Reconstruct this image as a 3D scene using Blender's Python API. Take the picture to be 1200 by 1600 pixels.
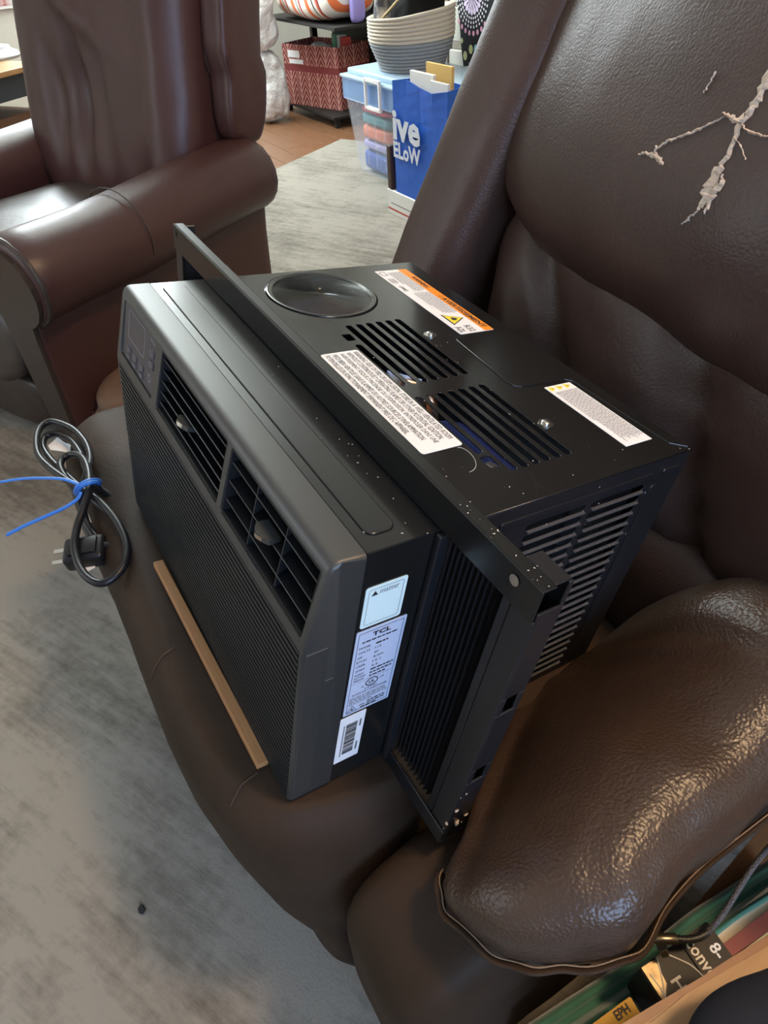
import bpy, bmesh, math, random
from mathutils import Vector, Matrix, noise
from mathutils.bvhtree import BVHTree

for o in list(bpy.data.objects):
    bpy.data.objects.remove(o)
scene = bpy.context.scene
COL = scene.collection
random.seed(7)
V = Vector

# ------------------------------------------------------------------ camera
CAM_Z = 1.12
cam_data = bpy.data.cameras.new('camera')
cam_data.sensor_fit = 'VERTICAL'
cam_data.sensor_height = 36.0
cam_data.lens = 23.29
cam_data.clip_start = 0.02
cam = bpy.data.objects.new('camera', cam_data)
COL.objects.link(cam)
cam.matrix_world = Matrix(((0.52234, -0.55706, 0.64564, 0.0),
                           (0.85092, 0.38990, -0.35201, 0.0),
                           (-0.05565, 0.73326, 0.67767, CAM_Z),
                           (0, 0, 0, 1)))
scene.camera = cam

# ------------------------------------------------------------------ world, daylight, exposure
world = bpy.data.worlds.new('World')
scene.world = world
world.use_nodes = True
bg = world.node_tree.nodes['Background']
bg.inputs[0].default_value = (0.62, 0.78, 1.0, 1)
bg.inputs[1].default_value = 0.6
scene.view_settings.view_transform = 'Standard'
scene.view_settings.look = 'None'
scene.view_settings.gamma = 1.0
scene.view_settings.use_curve_mapping = False
scene.view_settings.exposure = 0.45


def area_light(name, loc, target, sx, sy, power, color):
    d = bpy.data.lights.new(name, 'AREA')
    d.shape = 'RECTANGLE'
    d.size, d.size_y, d.energy, d.color = sx, sy, power, color
    o = bpy.data.objects.new(name, d)
    COL.objects.link(o)
    o.location = loc
    o.rotation_euler = (V(target) - V(loc)).to_track_quat('-Z', 'Y').to_euler()
    return o


# daylight through the right and left windows, plus an added front fill
area_light('daylight_right_window', (2.26, -0.2, 1.55), (0.0, -0.2, 1.5), 1.5, 1.15, 52, (0.40, 0.62, 1.0))
area_light('daylight_left_window', (-5.56, 1.15, 2.10), (-3.0, 1.15, 2.0), 1.7, 1.7, 150, (0.88, 0.97, 1.0))
area_light('front_fill_light', (-1.9, -2.36, 1.6), (-1.9, 0.0, 1.3), 1.8, 1.15, 10, (0.90, 0.95, 1.0))  # added fill from behind the camera to brighten the back cushions

# ------------------------------------------------------------------ materials
MATS = {}


def mat(name, col, rough=0.5, metal=0.0, bump=None, var=None, coat=0.0, spec=0.5, trans=0.0, ior=1.45, emit=None,
        alpha=1.0, sheen=0.0):
    """bump=(kind, scale, strength, distance); var=(scale, colour2, amount[, stretch])"""
    if name in MATS:
        return MATS[name]
    m = bpy.data.materials.new(name)
    m.use_nodes = True
    nt = m.node_tree
    b = nt.nodes['Principled BSDF']
    c4 = (*col, 1)
    b.inputs['Base Color'].default_value = c4
    b.inputs['Roughness'].default_value = rough
    b.inputs['Metallic'].default_value = metal
    b.inputs['Coat Weight'].default_value = coat
    b.inputs['Specular IOR Level'].default_value = spec
    b.inputs['Transmission Weight'].default_value = trans
    b.inputs['IOR'].default_value = ior
    b.inputs['Alpha'].default_value = alpha
    if sheen:
        b.inputs['Sheen Weight'].default_value = sheen
    if emit:
        b.inputs['Emission Color'].default_value = (*emit[0], 1)
        b.inputs['Emission Strength'].default_value = emit[1]
    tc = nt.nodes.new('ShaderNodeTexCoord')
    if var:
        sc, c2, amt = var[:3]
        mp = nt.nodes.new('ShaderNodeMapping')
        nt.links.new(tc.outputs['Object'], mp.inputs['Vector'])
        if len(var) > 3:
            mp.inputs['Scale'].default_value = var[3]
        nz = nt.nodes.new('ShaderNodeTexNoise')
        nz.inputs['Scale'].default_value = sc
        nz.inputs['Detail'].default_value = 6
        nt.links.new(mp.outputs[0], nz.inputs['Vector'])
        rp = nt.nodes.new('ShaderNodeValToRGB')
        rp.color_ramp.elements[0].position = 0.5 - 0.25 / max(amt, .1)
        rp.color_ramp.elements[1].position = 0.5 + 0.25 / max(amt, .1)
        rp.color_ramp.elements[0].color = c4
        rp.color_ramp.elements[1].color = (*c2, 1)
        nt.links.new(nz.outputs['Fac'], rp.inputs['Fac'])
        nt.links.new(rp.outputs['Color'], b.inputs['Base Color'])
    if bump:
        kind, sc, st, dist = bump
        bp = nt.nodes.new('ShaderNodeBump')
        bp.inputs['Strength'].default_value = st
        bp.inputs['Distance'].default_value = dist
        if kind == 'leather':
            v = nt.nodes.new('ShaderNodeTexVoronoi')
            v.feature = 'SMOOTH_F1'
            v.inputs['Scale'].default_value = sc
            n2 = nt.nodes.new('ShaderNodeTexNoise')
            n2.inputs['Scale'].default_value = sc * 0.12
            n2.inputs['Detail'].default_value = 4
            nt.links.new(tc.outputs['Object'], v.inputs['Vector'])
            nt.links.new(tc.outputs['Object'], n2.inputs['Vector'])
            ad = nt.nodes.new('ShaderNodeMath')
            ad.operation = 'MULTIPLY_ADD'
            ad.inputs[1].default_value = -1.0
            nt.links.new(v.outputs['Distance'], ad.inputs[0])
            nt.links.new(n2.outputs['Fac'], ad.inputs[2])
            nt.links.new(ad.outputs[0], bp.inputs['Height'])
        else:
            nz2 = nt.nodes.new('ShaderNodeTexNoise')
            nz2.inputs['Scale'].default_value = sc
            nz2.inputs['Detail'].default_value = 5
            nt.links.new(tc.outputs['Object'], nz2.inputs['Vector'])
            nt.links.new(nz2.outputs['Fac'], bp.inputs['Height'])
        nt.links.new(bp.outputs['Normal'], b.inputs['Normal'])
    MATS[name] = m
    return m


# leathers
LEATHER_B = mat('leather_dark_brown', (0.044, 0.024, 0.018), 0.40, bump=('leather', 400, 0.3, 0.001),
                var=(9, (0.066, 0.037, 0.029), 0.6))
LEATHER_PAD = mat('leather_pad_brown', (0.042, 0.026, 0.018), 0.33, bump=('leather', 400, 0.5, 0.0013),
                  var=(7, (0.054, 0.034, 0.024), 0.6))
LEATHER_OLD = mat('leather_worn_brown', (0.026, 0.017, 0.011), 0.6, spec=0.15, bump=('leather', 260, 0.25, 0.001),
                  var=(12, (0.042, 0.026, 0.017), 0.7))
LEATHER_A = mat('leather_red_brown', (0.062, 0.024, 0.021), 0.40, bump=('noise', 60, 0.12, 0.004),
                var=(6, (0.046, 0.019, 0.017), 0.6))
LEATHER_A2 = mat('leather_grey_brown', (0.042, 0.028, 0.022), 0.36, bump=('noise', 60, 0.12, 0.004),
                 var=(6, (0.030, 0.022, 0.018), 0.6))
THREAD = mat('thread_tan', (0.20, 0.13, 0.08), 0.7)
LINING = mat('torn_lining_cream', (0.62, 0.52, 0.42), 0.85, bump=('noise', 400, 0.5, 0.002),
             var=(120, (0.42, 0.31, 0.24), 0.8))
# air conditioner
AC_PLASTIC = mat('black_plastic', (0.016, 0.017, 0.018), 0.42, bump=('noise', 900, 0.08, 0.0004))
AC_SATIN = mat('satin_bezel_plastic', (0.030, 0.031, 0.030), 0.42, spec=0.8)
AC_METAL = mat('black_painted_metal', (0.010, 0.010, 0.010), 0.20, coat=0.2)
AC_SIDE = mat('black_sheet_metal', (0.012, 0.012, 0.014), 0.32)
AC_DARK = mat('interior_black', (0.004, 0.004, 0.005), 0.6)
AC_PLEAT = mat('accordion_vinyl', (0.010, 0.010, 0.012), 0.45)
LABEL_WHITE = mat('label_white', (0.80, 0.80, 0.82), 0.4)
LABEL_BLUE_LIT = mat('label_silver_blue_lit', (0.50, 0.56, 0.72), 0.4)  # blue of the window light is put into the label colour
LABEL_MINT = mat('label_mint_white', (0.66, 0.82, 0.82), 0.4)
INK = mat('ink_black', (0.02, 0.02, 0.025), 0.6)
INK_GREY = mat('ink_grey', (0.22, 0.22, 0.25), 0.6)
INK_LIGHT = mat('ink_light_grey', (0.30, 0.29, 0.33), 0.6)
ORANGE = mat('label_orange', (0.85, 0.27, 0.02), 0.4)
YELLOW = mat('label_yellow', (0.85, 0.68, 0.05), 0.4)
CHROME = mat('zinc_steel', (0.62, 0.60, 0.55), 0.25, metal=1.0)
COPPER = mat('copper_pipe', (0.72, 0.42, 0.26), 0.3, metal=1.0)
BLUE_PLASTIC = mat('motor_blue', (0.02, 0.035, 0.16), 0.35)
SILVER = mat('coil_fins', (0.55, 0.55, 0.56), 0.35, metal=0.9)
DUST = mat('dust_flecks', (0.55, 0.52, 0.47), 0.9)


# ------------------------------------------------------------------ helpers
ROOTM = {}


def thing(name, label, cat, loc=(0, 0, 0), rotz=0.0, group=None, matrix=None):
    o = bpy.data.objects.new(name, None)
    COL.objects.link(o)
    m = matrix if matrix is not None else Matrix.Translation(V(loc)) @ Matrix.Rotation(rotz, 4, 'Z')
    o.matrix_basis = m
    ROOTM[o.name] = m
    o['label'] = label
    o['category'] = cat
    if group:
        o['group'] = group
    o.empty_display_size = 0.05
    return o


def tag(o, label, cat, group=None):
    o['label'] = label
    o['category'] = cat
    if group:
        o['group'] = group
    return o


def place(o, parent, world):
    if parent is not None:
        o.parent = parent
        if world:
            p = parent
            m = Matrix.Identity(4)
            while p is not None:
                m = ROOTM.get(p.name, p.matrix_basis) @ m
                p = p.parent
            o.matrix_basis = m.inverted() @ o.matrix_basis
    return o


def obj(name, src, material, parent=None, world=False, smooth=False, kind=None, loc=None, matrix=None, angle=None):
    if isinstance(src, bmesh.types.BMesh):
        me = bpy.data.meshes.new(name)
        bmesh.ops.recalc_face_normals(src, faces=src.faces)
        src.to_mesh(me)
        src.free()
    else:
        me = src
    if material is not None:
        me.materials.clear()
        if isinstance(material, (list, tuple)):
            for mm in material:
                me.materials.append(mm)
        else:
            me.materials.append(material)
    if smooth:
        me.polygons.foreach_set('use_smooth', [True] * len(me.polygons))
        if angle:
            me.set_sharp_from_angle(angle=math.radians(angle))
    o = bpy.data.objects.new(name, me)
    COL.objects.link(o)
    if matrix is not None:
        o.matrix_basis = matrix
    elif loc is not None:
        o.location = loc
        o.matrix_basis = Matrix.Translation(V(loc))
    if kind:
        o['kind'] = kind
    return place(o, parent, world)


def inst(o, loc=None, matrix=None, parent=None):
    c = o.copy()
    COL.objects.link(c)
    c.parent = parent if parent is not None else o.parent
    c.matrix_basis = matrix if matrix is not None else Matrix.Translation(V(loc))
    return c


def box(bm, lo, hi, bevel=0.0, seg=2):
    lo, hi = V(lo), V(hi)
    r = bmesh.ops.create_cube(bm, size=1)
    vs = r['verts']
    c, s = (lo + hi) / 2, hi - lo
    for v in vs:
        v.co = V((v.co.x * s.x, v.co.y * s.y, v.co.z * s.z)) + c
    if bevel > 0:
        es = list({e for v in vs for e in v.link_edges})
        bmesh.ops.bevel(bm, geom=es, offset=bevel, segments=seg, affect='EDGES', profile=0.5)
    return bm


def nbox(lo, hi, bevel=0.0, seg=2):
    return box(bmesh.new(), lo, hi, bevel, seg)


def catmull(pts, n=8, closed=False):
    pts = [V(p) for p in pts]
    out = []
    m = len(pts)
    rng = m if closed else m - 1
    for i in range(rng):
        g = lambda k: pts[k % m] if closed else pts[max(0, min(m - 1, k))]
        p0, p1, p2, p3 = g(i - 1), g(i), g(i + 1), g(i + 2)
        for j in range(n):
            t = j / n
            out.append(0.5 * ((2 * p1) + (p2 - p0) * t + (2 * p0 - 5 * p1 + 4 * p2 - p3) * t * t
                              + (3 * p1 - p0 - 3 * p2 + p3) * t * t * t))
    if not closed:
        out.append(pts[-1])
    return out


def tube(bm, pts, r, seg=8, closed=False, cap=True, rfun=None, flat=None):
    n = len(pts)
    pts = [V(p) for p in pts]
    up = V((0.13, 0.21, 0.97)).normalized()
    rings = []
    prev = None
    for i, p in enumerate(pts):
        a = pts[(i - 1) % n] if closed or i > 0 else p
        b = pts[(i + 1) % n] if closed or i < n - 1 else p
        t = (b - a)
        t = t.normalized() if t.length > 1e-9 else V((0, 0, 1))
        if prev is None:
            x = t.cross(up)
            if x.length < 1e-3:
                x = t.cross(V((1, 0, 0)))
            x.normalize()
        else:
            x = prev - t * prev.dot(t)
            x.normalize()
        prev = x
        y = t.cross(x)
        rr = rfun(i / max(1, n - 1)) * r if rfun else r
        fl = flat or 1.0
        rings.append([bm.verts.new(p + x * (rr * math.cos(2 * math.pi * k / seg)) + y * (rr * fl * math.sin(2 * math.pi * k / seg)))
                      for k in range(seg)])
    m = n if closed else n - 1
    for i in range(m):
        A, B = rings[i], rings[(i + 1) % n]
        for k in range(seg):
            bm.faces.new((A[k], A[(k + 1) % seg], B[(k + 1) % seg], B[k]))
    if cap and not closed:
        bm.faces.new(rings[0])
        bm.faces.new(rings[-1])
    return bm


def ntube(pts, r, **k):
    return tube(bmesh.new(), pts, r, **k)


def lathe(bm, prof, seg=24, c=(0, 0, 0), closed=False):
    rings = []
    c = V(c)
    for (r, z) in prof:
        rings.append([bm.verts.new(c + V((r * math.cos(2 * math.pi * k / seg), r * math.sin(2 * math.pi * k / seg), z)))
                      for k in range(seg)])
    m = len(prof)
    for i in range(m if closed else m - 1):
        A, B = rings[i], rings[(i + 1) % m]
        for k in range(seg):
            bm.faces.new((A[k], A[(k + 1) % seg], B[(k + 1) % seg], B[k]))
    if not closed:
        if prof[0][0] > 1e-6:
            bm.faces.new(rings[0])
        if prof[-1][0] > 1e-6:
            bm.faces.new(rings[-1])
    bmesh.ops.remove_doubles(bm, verts=bm.verts, dist=1e-7)
    return bm


def puffy(half, e=4.0, n=20, warp=None, wrinkle=0.0, wscale=6.0, wstretch=(1, 1, 1), seed=0.0):
    """rounded cushion: a cube grid pulled onto a superellipsoid"""
    bm = bmesh.new()
    hx, hy, hz = half
    vmap = {}

    def vert(q):
        key = (round(q[0], 5), round(q[1], 5), round(q[2], 5))
        if key in vmap:
            return vmap[key]
        s = (abs(q[0]) ** e + abs(q[1]) ** e + abs(q[2]) ** e) ** (-1.0 / e)
        p = V((q[0] * s * hx, q[1] * s * hy, q[2] * s * hz))
        if wrinkle:
            w = V((p.x * wstretch[0] * wscale + seed, p.y * wstretch[1] * wscale - seed, p.z * wstretch[2] * wscale + 2 * seed))
            d = noise.fractal(w, 0.8, 2.1, 3) * wrinkle
            nn = V((q[0] ** 3 / hx, q[1] ** 3 / hy, q[2] ** 3 / hz)).normalized()
            p += nn * d
        if warp:
            p = warp(p)
        v = bm.verts.new(p)
        vmap[key] = v
        return v

    def ease(t):
        return math.sin(t * math.pi / 2) * 0.55 + t * 0.45

    g = [ease(-1 + 2 * i / n) for i in range(n + 1)]
    for ax in range(3):
        for sgn in (-1, 1):
            for i in range(n):
                for j in range(n):
                    qs = []
                    for (a, b) in ((i, j), (i + 1, j), (i + 1, j + 1), (i, j + 1)):
                        q = [0, 0, 0]
                        q[ax] = sgn
                        q[(ax + 1) % 3] = g[a]
                        q[(ax + 2) % 3] = g[b]
                        qs.append(vert(q))
                    if sgn < 0:
                        qs.reverse()
                    bm.faces.new(qs)
    return bm


def frame_matrix(origin, ux, uy):
    ux, uy = V(ux).normalized(), V(uy).normalized()
    uz = ux.cross(uy).normalized()
    uy = uz.cross(ux)
    o = V(origin)
    return Matrix(((ux.x, uy.x, uz.x, o.x), (ux.y, uy.y, uz.y, o.y), (ux.z, uy.z, uz.z, o.z), (0, 0, 0, 1)))


def roundrect(x0, y0, x1, y1, r, k=5):
    out = []
    for (cx, cy, a0) in ((x1 - r, y0 + r, -90), (x1 - r, y1 - r, 0), (x0 + r, y1 - r, 90), (x0 + r, y0 + r, 180)):
        for i in range(k + 1):
            a = math.radians(a0 + 90 * i / k)
            out.append((cx + r * math.cos(a), cy + r * math.sin(a)))
    return out


def plate(loops, th, bevel=0.0, bres=2):
    """flat sheet with holes (first loop outer), filled between z=-th and z=0"""
    cu = bpy.data.curves.new('sheet', 'CURVE')
    cu.dimensions = '2D'
    cu.fill_mode = 'BOTH'
    cu.extrude = max(th / 2 - bevel, 1e-5)
    cu.bevel_depth = bevel
    cu.bevel_resolution = bres
    cu.offset = -bevel
    for lp in loops:
        s = cu.splines.new('POLY')
        s.points.add(len(lp) - 1)
        for p, q in zip(s.points, lp):
            p.co = (q[0], q[1], 0, 1)
        s.use_cyclic_u = True
    o = bpy.data.objects.new('sheet', cu)
    COL.objects.link(o)
    me = bpy.data.meshes.new_from_object(o.evaluated_get(bpy.context.evaluated_depsgraph_get()))
    bpy.data.objects.remove(o)
    bpy.data.curves.remove(cu)
    me.transform(Matrix.Translation((0, 0, -th / 2)))
    return me


def text_mesh(body, width=None, height=None, spacing=1.0, align='LEFT', shear=0.0, depth=0.0, bold=0.0):
    cu = bpy.data.curves.new('lettering', 'FONT')
    cu.body = body
    cu.size = 1.0
    cu.resolution_u = 2
    cu.space_line = spacing
    cu.align_x = align
    cu.shear = shear
    cu.extrude = depth
    cu.offset = bold
    o = bpy.data.objects.new('lettering', cu)
    COL.objects.link(o)
    me = bpy.data.meshes.new_from_object(o.evaluated_get(bpy.context.evaluated_depsgraph_get()))
    bpy.data.objects.remove(o)
    bpy.data.curves.remove(cu)
    xs = [v.co.x for v in me.vertices] or [0, 1]
    ys = [v.co.y for v in me.vertices] or [0, 1]
    w, h = max(xs) - min(xs), max(ys) - min(ys)
    me.transform(Matrix.Translation((-min(xs), -min(ys), 0)))
    sx = width / w if width else None
    sy = height / h if height else None
    if sx is None:
        sx = sy
    if sy is None:
        sy = sx
    me.transform(Matrix.Diagonal((sx, sy, 1, 1)))
    return me


def lettering(body, parent, M, x, y, width=None, height=None, material=None, world=False, rot=0.0, **k):
    me = text_mesh(body, width, height, **k)
    T = M @ Matrix.Translation((x, y, 0.0003)) @ Matrix.Rotation(rot, 4, 'Z')
    return obj('lettering', me, material or INK, parent, world=world, matrix=T)


def flat(loops, parent, M, material, name, lift=0.0003, world=False):
    return obj(name, plate(loops, 0.0001), material, parent, matrix=M @ Matrix.Translation((0, 0, lift)), world=world)


def boolean(o, cutter_bm, op='DIFFERENCE'):
    cm = bpy.data.meshes.new('cut')
    bmesh.ops.recalc_face_normals(cutter_bm, faces=cutter_bm.faces)
    cutter_bm.to_mesh(cm)
    cutter_bm.free()
    c = bpy.data.objects.new('cut', cm)
    COL.objects.link(c)
    c.matrix_basis = o.matrix_basis
    par = o.parent
    o.parent = None
    md = o.modifiers.new('b', 'BOOLEAN')
    md.operation = op
    md.object = c
    md.solver = 'EXACT'
    bpy.context.view_layer.update()
    me = bpy.data.meshes.new_from_object(o.evaluated_get(bpy.context.evaluated_depsgraph_get()))
    o.modifiers.clear()
    old = o.data
    mats = [m for m in old.materials]
    o.data = me
    me.materials.clear()
    for m in mats:
        me.materials.append(m)
    bpy.data.objects.remove(c)
    bpy.data.meshes.remove(cm)
    bpy.data.meshes.remove(old)
    o.parent = par
    return o


def prism(bm, poly, axis, a, b):
    """extrude a polygon (list of 2-tuples in the other two axes, cyclic order) along axis from a to b"""
    def mk(p, t):
        q = [0, 0, 0]
        q[axis] = t
        q[(axis + 1) % 3] = p[0]
        q[(axis + 2) % 3] = p[1]
        return bm.verts.new(q)
    A = [mk(p, a) for p in poly]
    B = [mk(p, b) for p in poly]
    n = len(poly)
    for i in range(n):
        bm.faces.new((A[i], A[(i + 1) % n], B[(i + 1) % n], B[i]))
    bm.faces.new(list(reversed(A)))
    bm.faces.new(B)
    return bm


def slot(x0, x1, y, r, k=4):
    return roundrect(x0, y - r, x1, y + r, r * 0.99, k)

# ------------------------------------------------------------------ the room
def struct(name, bm, m, parent=None, **k):
    return obj(name, bm, m, parent, kind='structure', **k)


WALL = mat('wall_paint_cream', (0.62, 0.60, 0.54), 0.85, bump=('noise', 40, 0.25, 0.004))
CEIL = mat('ceiling_paint', (0.72, 0.72, 0.69), 0.9)
WOOD_FLOOR = mat('floor_plank_wood', (0.20, 0.095, 0.045), 0.32, var=(9, (0.115, 0.052, 0.026), 0.8, (1.2, 9, 1)))
WHITE_TRIM = mat('white_trim', (0.75, 0.75, 0.73), 0.5)
GLASS = mat('window_glass', (1, 1, 1), 0.02, trans=1.0)
X0, X1, Y0, Y1, ZC = -5.6, 2.3, -2.4, 3.75, 3.05

floor = struct('floor', nbox((X0 - .1, Y0 - .1, -0.10), (X1 + .1, Y1 + .1, -0.014)), mat('subfloor', (0.06, 0.03, 0.018), 0.8))
pw, pl = 0.125, 1.22
pbm = nbox((0, 0, -0.014), (pl - 0.003, pw - 0.003, 0.0), 0.0015, 1)
plank_mesh = bpy.data.meshes.new('plank')
bmesh.ops.recalc_face_normals(pbm, faces=pbm.faces)
pbm.to_mesh(plank_mesh)
pbm.free()
plank_mesh.materials.append(WOOD_FLOOR)
ny = int((Y1 - 1.2) / pw)
k = 0
for j in range(ny + 1):
    off = -(j * 0.47 % pl)
    x = X0 + off
    while x < -2.6:
        p = bpy.data.objects.new('plank', plank_mesh)
        COL.objects.link(p)
        p.parent = floor
        p.matrix_basis = Matrix.Translation((x, 1.2 + j * pw, 0))
        x += pl
        k += 1
struct('floor_boards', nbox((-2.6 + .001, Y0, -0.013), (X1, Y1, -0.001)), WOOD_FLOOR)
struct('floor_boards', nbox((X0, Y0, -0.013), (-2.601, 1.199, -0.001)), WOOD_FLOOR)
struct('ceiling', nbox((X0 - .1, Y0 - .1, ZC), (X1 + .1, Y1 + .1, ZC + .1)), CEIL)


def wall_with_window(name, axis, pos, thick, a0, a1, w0, w1, z0, z1):
    bm = bmesh.new()
    for (p, q, r, s) in ((a0, w0, 0, ZC), (w1, a1, 0, ZC), (w0, w1, 0, z0), (w0, w1, z1, ZC)):
        lo, hi = [0, 0, r], [0, 0, s]
        lo[axis], hi[axis] = sorted((pos, pos + thick))
        lo[1 - axis], hi[1 - axis] = p, q
        box(bm, lo, hi)
    return struct(name, bm, WALL)


def window_unit(name, axis, pos, w0, w1, z0, z1):
    bm = bmesh.new()

    def bar(p, q, r, s, d=0.05):
        lo, hi = [0, 0, r], [0, 0, s]
        lo[axis], hi[axis] = pos - d / 2, pos + d / 2
        lo[1 - axis], hi[1 - axis] = p, q
        box(bm, lo, hi)
    t = 0.05
    bar(w0, w1, z0, z0 + t)
    bar(w0, w1, z1 - t, z1)
    bar(w0, w0 + t, z0 + t, z1 - t)
    bar(w1 - t, w1, z0 + t, z1 - t)
    bar((w0 + w1) / 2 - .02, (w0 + w1) / 2 + .02, z0 + t, z1 - t, 0.03)
    o = struct(name, bm, WHITE_TRIM)
    g = bmesh.new()
    lo, hi = [0, 0, z0 + t], [0, 0, z1 - t]
    lo[axis], hi[axis] = pos - 0.003, pos + 0.003
    lo[1 - axis], hi[1 - axis] = w0 + t, w1 - t
    obj('pane', box(g, lo, hi), GLASS, o)


wall_with_window('wall_right', 0, X1, 0.12, Y0, Y1, -0.95, 0.55, 0.97, 2.12)
window_unit('window_1', 0, X1 + 0.07, -0.95, 0.55, 0.97, 2.12)
wall_with_window('wall_left', 0, X0, -0.12, Y0, Y1, 0.28, 2.02, 1.22, 2.96)
window_unit('window_2', 0, X0 - 0.07, 0.28, 2.02, 1.22, 2.96)
struct('wall_back', nbox((X0, Y1, 0), (X1, Y1 + .12, ZC)), WALL)
wall_with_window('wall_front', 1, Y0, -0.12, X0, X1, -2.8, -1.0, 1.0, 2.2)
window_unit('added_front_window', 1, Y0 - 0.07, -2.8, -1.0, 1.0, 2.2)  # window added around the fill light, out of view
struct('baseboard_left', nbox((X0, Y0, 0), (X0 + 0.015, Y1, 0.09)), WHITE_TRIM)
struct('baseboard_back', nbox((X0 + .016, Y1 - 0.015, 0), (X1, Y1, 0.09)), WHITE_TRIM)

# warm ceiling lamp above the recliner
lamp = thing('ceiling_lamp', 'round warm ceiling lamp above the torn recliner', 'lamp', (0.35, 0.95, ZC))
obj('lamp_base', lathe(bmesh.new(), [(0.0, 0), (0.13, 0), (0.13, -0.03), (0.0, -0.03)], 32), WHITE_TRIM, lamp, smooth=True, angle=40)
obj('lamp_shade', lathe(bmesh.new(), [(0.15, -0.03), (0.17, -0.06), (0.15, -0.10), (0.08, -0.13), (0.0, -0.135)], 32),
    mat('lamp_glass_warm', (0.9, 0.75, 0.55), 0.5, emit=((1.0, 0.66, 0.36), 110.0)), lamp, smooth=True)

# glowing ceiling panel, added to give the bezel top a bright reflection
cl = thing('added_ceiling_glow', 'large flat glowing panel added on the ceiling of the far room half for reflections', 'lamp', (-4.2, 1.25, ZC - 0.03))
obj('glow_frame', nbox((-1.05, -0.75, 0), (1.05, 0.75, 0.029), 0.004, 1), WHITE_TRIM, cl)
obj('glow_surface', nbox((-1.0, -0.7, -0.006), (1.0, 0.7, -0.0005)), mat('glow_panel_white', (0.8, 0.85, 0.8), 0.5, emit=((0.90, 1.0, 0.94), 7.0)), cl)

# grey rug
RUG = bpy.data.materials.new('rug_grey')
RUG.use_nodes = True
nt = RUG.node_tree
b = nt.nodes['Principled BSDF']
b.inputs['Roughness'].default_value = 0.95
tc = nt.nodes.new('ShaderNodeTexCoord')
mp = nt.nodes.new('ShaderNodeMapping')
mp.inputs['Rotation'].default_value = (0, 0, 0.12)
mp.inputs['Scale'].default_value = (2.0, 14.0, 1)
n1 = nt.nodes.new('ShaderNodeTexNoise')
n1.inputs['Scale'].default_value = 2.2
n1.inputs['Detail'].default_value = 8
n1.inputs['Roughness'].default_value = 0.72
n2 = nt.nodes.new('ShaderNodeTexNoise')
n2.inputs['Scale'].default_value = 3.0
n2.inputs['Detail'].default_value = 5
n3 = nt.nodes.new('ShaderNodeTexNoise')
n3.inputs['Scale'].default_value = 55
n3.inputs['Detail'].default_value = 4
nt.links.new(tc.outputs['Object'], mp.inputs[0])
nt.links.new(mp.outputs[0], n1.inputs['Vector'])
nt.links.new(tc.outputs['Object'], n2.inputs['Vector'])
nt.links.new(tc.outputs['Object'], n3.inputs['Vector'])
ad = nt.nodes.new('ShaderNodeMath')
ad.operation = 'ADD'
nt.links.new(n1.outputs['Fac'], ad.inputs[0])
nt.links.new(n2.outputs['Fac'], ad.inputs[1])
ad2 = nt.nodes.new('ShaderNodeMath')
ad2.operation = 'MULTIPLY_ADD'
ad2.inputs[1].default_value = 0.35
nt.links.new(n3.outputs['Fac'], ad2.inputs[0])
nt.links.new(ad.outputs[0], ad2.inputs[2])
rp = nt.nodes.new('ShaderNodeValToRGB')
rp.color_ramp.elements[0].position = 0.92
rp.color_ramp.elements[0].color = (0.115, 0.100, 0.078, 1)
rp.color_ramp.elements[1].position = 1.42
rp.color_ramp.elements[1].color = (0.235, 0.212, 0.176, 1)
nt.links.new(ad2.outputs[0], rp.inputs['Fac'])
ml = nt.nodes.new('ShaderNodeMath')
ml.operation = 'MULTIPLY'
ml.inputs[1].default_value = 0.8
nt.links.new(ad2.outputs[0], ml.inputs[0])
rp.color_ramp.elements[0].position = 0.74
rp.color_ramp.elements[1].position = 1.0
nt.links.new(ml.outputs[0], rp.inputs['Fac'])
nt.links.new(rp.outputs['Color'], b.inputs['Base Color'])
bp = nt.nodes.new('ShaderNodeBump')
bp.inputs['Strength'].default_value = 0.35
bp.inputs['Distance'].default_value = 0.003
n4 = nt.nodes.new('ShaderNodeTexNoise')
n4.inputs['Scale'].default_value = 260
nt.links.new(tc.outputs['Object'], n4.inputs['Vector'])
nt.links.new(n4.outputs['Fac'], bp.inputs['Height'])
nt.links.new(bp.outputs['Normal'], b.inputs['Normal'])
rc = V((-4.23, 2.20, 0.0))                                      # far corner of the rug
d1 = V((0.45, -0.893, 0)).normalized()
d2 = V((0.893, 0.45, 0)).normalized()
rm = Matrix(((d2.x, -d1.x, 0, rc.x), (d2.y, -d1.y, 0, rc.y), (0, 0, 1, 0.0), (0, 0, 0, 1)))
rug = obj('area_rug', nbox((0, -4.6, 0.0), (3.25, 0, 0.009), 0.003, 1), RUG, matrix=rm)
tag(rug, 'large grey mottled low-pile rug on the wood floor under both recliners', 'rug')
# ------------------------------------------------------------------ window air conditioner
W, H, D = 0.470, 0.299, 0.392
YS, YF, ZK = 0.043, 0.0135, 0.2177
FL0, FL1, FX0, FX1, FZ0, FZ1 = 0.104, 0.131, -0.100, 0.566, -0.003, 0.328
AC_M = Matrix(((0.99860, -0.01015, 0.05185, -0.75837),
               (0.0, 0.98136, 0.19217, 0.03481),
               (-0.05283, -0.19190, 0.97999, 0.54146),
               (0, 0, 0, 1)))
ac = thing('window_air_conditioner', 'black window air conditioner with warning labels sitting on the torn recliner seat',
           'air conditioner', matrix=AC_M)


def slant(x, z, lift=0.0):
    t = (z - ZK) / (H - ZK)
    n = V((0, -(H - ZK), YF)).normalized()
    return V((x, t * YF, z)) + n * lift


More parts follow.
